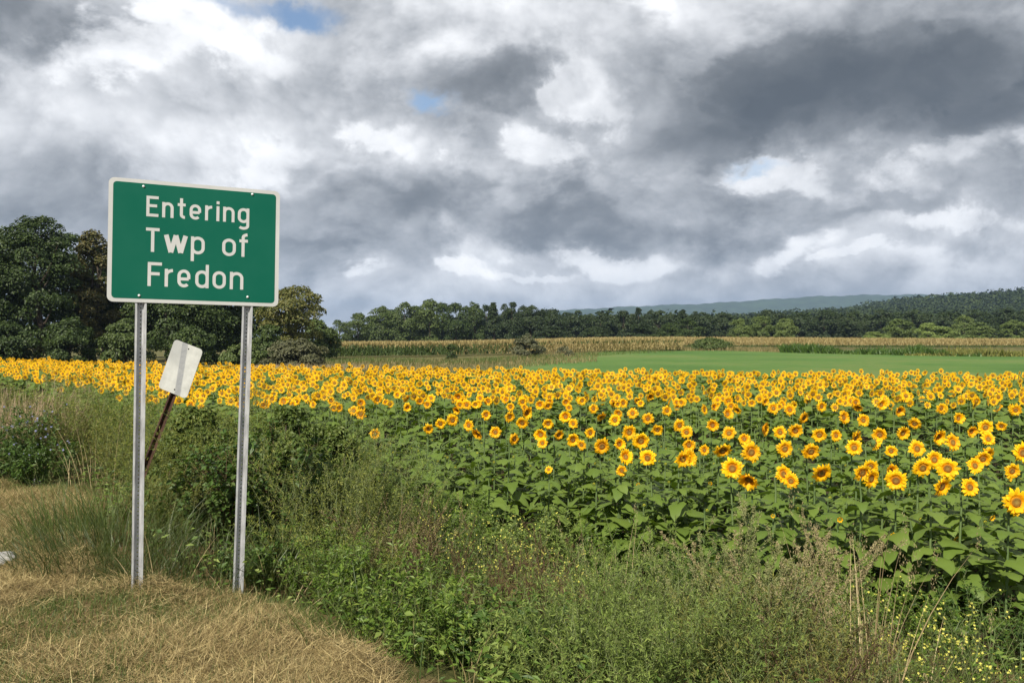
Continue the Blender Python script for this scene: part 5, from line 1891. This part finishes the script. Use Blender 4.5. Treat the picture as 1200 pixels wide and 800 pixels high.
def build_cover():
    r = np.random.default_rng(77)
    # mown hay lying flat in swaths
    s = Soup()
    P = verge_points(r, 1300000, -7.5, 1.2, 3.2, 11.0, lambda x, y: np.clip(0.60 - 0.75 * pnoise(x, y, 0.9, 9.0) + 0.45 * pnoise(x, y, 2.6, 1.0), 0.05, 1) * (mown(x, y) > -0.12) * np.clip(7.5 / y, 0, 1) ** 1.5)
    n = len(P)
    sw = 0.05 * np.clip(pnoise(P[:, 0], P[:, 1], 1.7, 1.0), 0, 1) * (P[:, 1] < 6.0) + 0.09 * np.exp(-((mown(P[:, 0], P[:, 1]) - 0.14) / 0.13) ** 2) * np.clip(0.55 + 0.8 * pnoise(P[:, 0], P[:, 1], 2.2, 4.0), 0, 1.2) * (P[:, 1] < 6.5)
    P[:, 2] += r.uniform(0, 1, n) * (0.012 + sw)
    ang = 2.5 * pnoise(P[:, 0], P[:, 1], 3.1, 5.0) + r.normal(0, 1.1, n) + math.pi * r.integers(0, 2, n)
    blades(P, ang, r.uniform(1.15, 1.75, n), r.uniform(0.04, 0.17, n), r.uniform(0.002, 0.0042, n), r.normal(0, 0.9, n), s, 2)
    # matted wads of clippings
    C = verge_points(r, 2200, -7.0, 0.6, 3.3, 9.0, lambda x, y: (mown(x, y) > 0.02) * np.clip(0.5 + 0.8 * pnoise(x, y, 1.6, 2.0), 0.05, 1))
    m = 44
    Q = np.repeat(C, m, 0)
    rr = np.repeat(r.uniform(0.04, 0.15, len(C)), m)
    off = r.normal(0, 1, (len(Q), 3)) * rr[:, None] * np.array([0.6, 0.6, 0.16])
    Q = Q + off
    Q[:, 2] = np.maximum(Q[:, 2], np.repeat(C[:, 2], m) + 0.004) + rr * 0.22 * np.exp(-(off[:, 0] ** 2 + off[:, 1] ** 2) / rr ** 2)
    a0 = np.repeat(r.uniform(0, 6.28, len(C)), m)
    n = len(Q)
    blades(Q, a0 + r.normal(0, 0.9, n), r.uniform(1.2, 1.9, n), r.uniform(0.05, 0.16, n), r.uniform(0.002, 0.004, n), r.normal(0, 1.4, n), s, 2)
    o = s.build('mown_hay', GR['straw'], kind='stuff')
    tag(o, 'tan mown hay lying in loose swaths on the verge', 'hay')
    # short living grass coming through
    s = Soup()
    P = verge_points(r, 420000, -8.5, 1.4, 3.2, 12.0, lambda x, y: np.clip(0.48 + 1.0 * pnoise(x, y, 0.9, 9.0), 0.14, 1) * (mown(x, y) > -0.3) * np.clip(7.5 / y, 0, 1) ** 1.5)
    n = len(P)
    blades(P, r.uniform(0, 6.28, n), r.uniform(0.05, 0.9, n), r.uniform(0.025, 0.085, n), r.uniform(0.0025, 0.005, n), r.uniform(0, 1.5, n), s, 2)
    o = s.build('short_grass', GR['green'], kind='stuff')
    tag(o, 'short green grass growing through the mown hay', 'grass')
    s = Soup()
    P = verge_points(r, 160000, -8.5, 1.4, 3.2, 12.0, lambda x, y: np.clip(0.35 - 0.6 * pnoise(x, y, 0.9, 9.0), 0.06, 1) * (mown(x, y) > -0.3) * np.clip(7.5 / y, 0, 1) ** 1.5)
    n = len(P)
    blades(P, r.uniform(0, 6.28, n), r.uniform(0.3, 1.3, n), r.uniform(0.03, 0.11, n), r.uniform(0.0022, 0.0042, n), r.uniform(-.3, 1.3, n), s, 2)
    o = s.build('dry_grass', GR['dry'], kind='stuff')
    tag(o, 'half dried short grass mixed into the mown verge', 'grass')
    # rough uncut grass and weeds of the ditch
    for key, nm, lab, num, seed_off in (('green', 'rough_grass', 'uncut green grass standing in the ditch', 70000, 2.0), ('dry', 'rough_dry_grass', 'uncut drying grass standing in the ditch', 36000, 7.0)):
        s = Soup()
        P = verge_points(r, num, -14, 6.5, 3.0, 20.0, lambda x, y: np.clip(0.5 + 0.5 * pnoise(x, y, 0.7, seed_off), 0.1, 1) * (mown(x, y) < 0.05) * (y < edge_y(x) + 0.5) * np.clip(8 / y, 0, 1) ** 1.2)
        n = len(P)
        hh = smooth(0.0, 0.7, -mown(P[:, 0], P[:, 1])) * 0.75 + 0.25
        blades(P, r.uniform(0, 6.28, n), r.uniform(0.05, 0.5, n), r.uniform(0.18, 0.52, n) * hh, r.uniform(0.004, 0.008, n), r.uniform(0.2, 1.5, n), s, 4)
        o = s.build(nm, GR[key], kind='stuff')
        tag(o, lab, 'grass')
    # low leafy undergrowth in the ditch and under the first sunflowers
    s = Soup()
    P = verge_points(r, 26000, -14, 7.0, 3.0, 20.0, lambda x, y: np.clip(0.5 + 0.5 * pnoise(x, y, 0.8, 4.0), 0.1, 1) * (mown(x, y) < -0.25) * (y < edge_y(x) + 2.0) * np.clip(8 / y, 0, 1) ** 1.2)
    n = len(P)
    k = 9
    Q = np.repeat(P, k, 0)
    m = len(Q)
    Q[:, 2] += r.uniform(0.02, 0.36, m) * np.repeat(r.uniform(0.4, 1.0, n), k)
    Q[:, :2] += r.normal(0, 0.045, (m, 2))
    a = r.uniform(0, 6.28, m)
    D = np.stack([np.cos(a), np.sin(a), r.uniform(-.3, .6, m)], 1)
    N = unit(np.array([0, -0.25, 1.0]) + 0.55 * rdir(m, r))
    sz = r.uniform(0.025, 0.065, m)
    leaves(Q, D, N, sz, sz * r.uniform(0.3, 0.6, m), 0.12, r.integers(0, 3, m), s)
    o = s.build('undergrowth', [WL['dark'], WL['sage'], WL['fresh']], kind='stuff')
    tag(o, 'low leafy undergrowth covering the ditch', 'undergrowth')


build_cover()


# --- far strips of vegetation
def strip(name, label, cat, mat, n, pxs, Zs, hs, L, W, seed, lean=0.3, bend=0.5):
    r = np.random.default_rng(seed)
    u = r.uniform(0, 1, n)
    px = np.interp(u, np.linspace(0, 1, len(pxs)), pxs)
    Z = np.interp(u, np.linspace(0, 1, len(Zs)), Zs) + r.uniform(-1, 1, n) * hs
    x = (px - 600) / F * Z
    P = np.stack([x, Z, height(x, Z)], 1)
    s = Soup()
    lump = 0.6 + 0.4 * np.clip(pnoise(x, Z, 0.35, seed), -1, 1)
    blades(P, r.uniform(0, 6.28, n), lean * r.uniform(0, 1.5, n), L * r.uniform(0.5, 1.1, n) * lump, W * r.uniform(0.6, 1.3, n), bend * r.uniform(0, 1.5, n), s, 3)
    o = s.build(name, mat, kind='stuff')
    return tag(o, label, cat)


strip('rank_grass', 'strip of tan and green rank grass between the sunflowers and the corn', 'grass', GR['dry'], 9000, [330, 430, 560, 700], [62, 62, 72, 92], 16, 0.55, 0.05, 401)
strip('rank_grass', 'greener rank grass strip below the corn at left', 'grass', GR['green'], 9000, [380, 470, 560, 650, 790], [80, 78, 80, 92, 120], 8, 0.6, 0.04, 402)
strip('tan_grass', 'dry tan grass patch at the left foot of the corn', 'grass', SEED['pink'], 3500, [290, 350, 430], [58, 58, 60], 5, 0.5, 0.03, 403)
strip('hedge_strip', 'long dark strip of weeds along the far edge of the meadow at right', 'weeds', WL['dark'], 7000, [915, 980, 1060, 1150], [112, 106, 100, 96], 2, 1.5, 0.17, 404, 0.5, 0.6)
strip('hedge_strip', 'olive strip of weeds continuing to the right edge beyond the meadow', 'weeds', WL['olive'], 7000, [1060, 1130, 1210, 1260], [100, 98, 97, 97], 3, 1.3, 0.15, 405, 0.5, 0.6)
strip('crest_grass', 'tan grass along the crest of the meadow', 'grass', GR['dry'], 9000, [640, 760, 850, 930], [112, 128, 128, 118], 9, 0.8, 0.06, 406)


def build_corn():
    r = np.random.default_rng(410)
    s = Soup()
    bands = [(378, 800, 96, 118, 26, 4500, 3), (780, 1240, 135, 165, 24, 4000, 1)]
    for a, b, z0, z1, dz, n, gq in bands:
        u = r.uniform(0, 1, n)
        px = a + (b - a) * u
        Z = z0 + (z1 - z0) * u + dz * r.uniform(0, 1, n) ** 1.6
        x = (px - 600) / F * Z
        z = height(x, Z)
        H = r.uniform(1.75, 2.1, n)
        base = np.stack([x, Z, z], 1)
        for q in range(4):
            P = base + np.array([0, 0, 1.0]) * (H * (0.12 + 0.17 * q))[:, None]
            blades(P, r.uniform(0, 6.28, n), r.uniform(0.15, 0.6, n), r.uniform(0.5, 0.85, n), 0.11, r.uniform(0.6, 1.8, n), s, 2, np.where(px > 585 + 40 * r.normal(0, 1, n), 1, 0) if q < gq and gq > 1 else 0 if q < gq else r.integers(0 if gq > 1 else 1, 2, n))
        for q in range(3):
            P = base + np.array([0, 0, 1.0]) * (H * 0.80)[:, None]
            blades(P, r.uniform(0, 6.28, n), r.uniform(0.0, 0.5, n), r.uniform(0.30, 0.5, n), 0.12, r.uniform(0.0, 0.6, n), s, 2, 1)
    cg = veg('corn_leaf', [(0.040, 0.070, 0.018), (0.065, 0.105, 0.026), (0.09, 0.125, 0.034)], 0.6, 0.3, 0.2, 0.0)
    ct = veg('corn_tassel', [(0.24, 0.185, 0.075), (0.34, 0.27, 0.12), (0.40, 0.33, 0.16)], 0.7, 0.2, 0.2, 0.0)
    o = s.build('corn_field', [cg, ct], kind='stuff')
    tag(o, 'field of tall corn with tan tassels before the treeline', 'corn field')


build_corn()


# --- stones and litter
def stone(name, label, cat, px, Z, size, seed, mat, dz=0.0):
    r = np.random.default_rng(seed)
    x, y, z = spot(px, Z)
    bm = bmesh.new()
    bmesh.ops.create_icosphere(bm, subdivisions=3, radius=1.0)
    o3 = Vector(r.uniform(-10, 10, 3))
    for v in bm.verts:
        f = 1 + 0.35 * mnoise.noise(v.co * 1.1 + o3) + 0.14 * mnoise.noise(v.co * 3.1 + o3) + 0.05 * mnoise.noise(v.co * 8 + o3)
        v.co = Vector((v.co.x * size[0] * f, v.co.y * size[1] * f, v.co.z * size[2] * f))
    me = bpy.data.meshes.new(name)
    bm.to_mesh(me)
    bm.free()
    me.materials.append(mat)
    o = link(bpy.data.objects.new(name, me))
    o.location = (x, y, z + size[2] * 0.35 + dz)
    o.rotation_euler = (0, 0, r.uniform(0, 6))
    return tag(o, label, cat)


STONE = solid('pale_stone', (0.29, 0.285, 0.27), 0.85, 0, 0.3, 0.25, 18, 0.5)
PAPER = solid('white_litter', (0.75, 0.75, 0.74), 0.7, 0, 0.3, 0.1, 20, 0.3)
stone('rock', 'pale grey rock in the grass at the left edge of the frame', 'rock', 4, 5.85, (0.10, 0.09, 0.06), 501, STONE, 0.02)
stone('litter', 'crumpled white scrap of litter on the grass at left', 'litter', 43, 9.1, (0.055, 0.045, 0.035), 502, PAPER, 0.03)

print('total tris', sum(len(o.data.polygons) for o in SC.objects if o.type == 'MESH'), 'unique', sum(len(m.polygons) for m in bpy.data.meshes))


# ------------------------------------------------------------------ air: one closed box of thin haze round everything
def build_haze():
    bm = bmesh.new()
    bmesh.ops.create_cube(bm, size=1.0)
    z0, z1 = -12.0, 330.0
    for v in bm.verts:
        v.co = Vector((v.co.x * 14000, v.co.y * 14000, z0 + (v.co.z + 0.5) * (z1 - z0)))
    me = bpy.data.meshes.new('haze')
    bm.to_mesh(me)
    bm.free()
    m = bpy.data.materials.new('haze_air')
    m.use_nodes = True
    k = Nodes(m.node_tree)
    k.n.clear()
    out = k.new('ShaderNodeOutputMaterial')
    v = k.new('ShaderNodeVolumePrincipled')
    v.inputs['Color'].default_value = (0.46, 0.66, 1.0, 1)
    v.inputs['Density'].default_value = 0.00012
    v.inputs['Anisotropy'].default_value = 0.1
    k.l.new(v.outputs[0], out.inputs['Volume'])
    me.materials.append(m)
    o = link(bpy.data.objects.new('haze', me))
    tag(o, 'thin blue haze in the air', 'haze', kind='stuff')


build_haze()
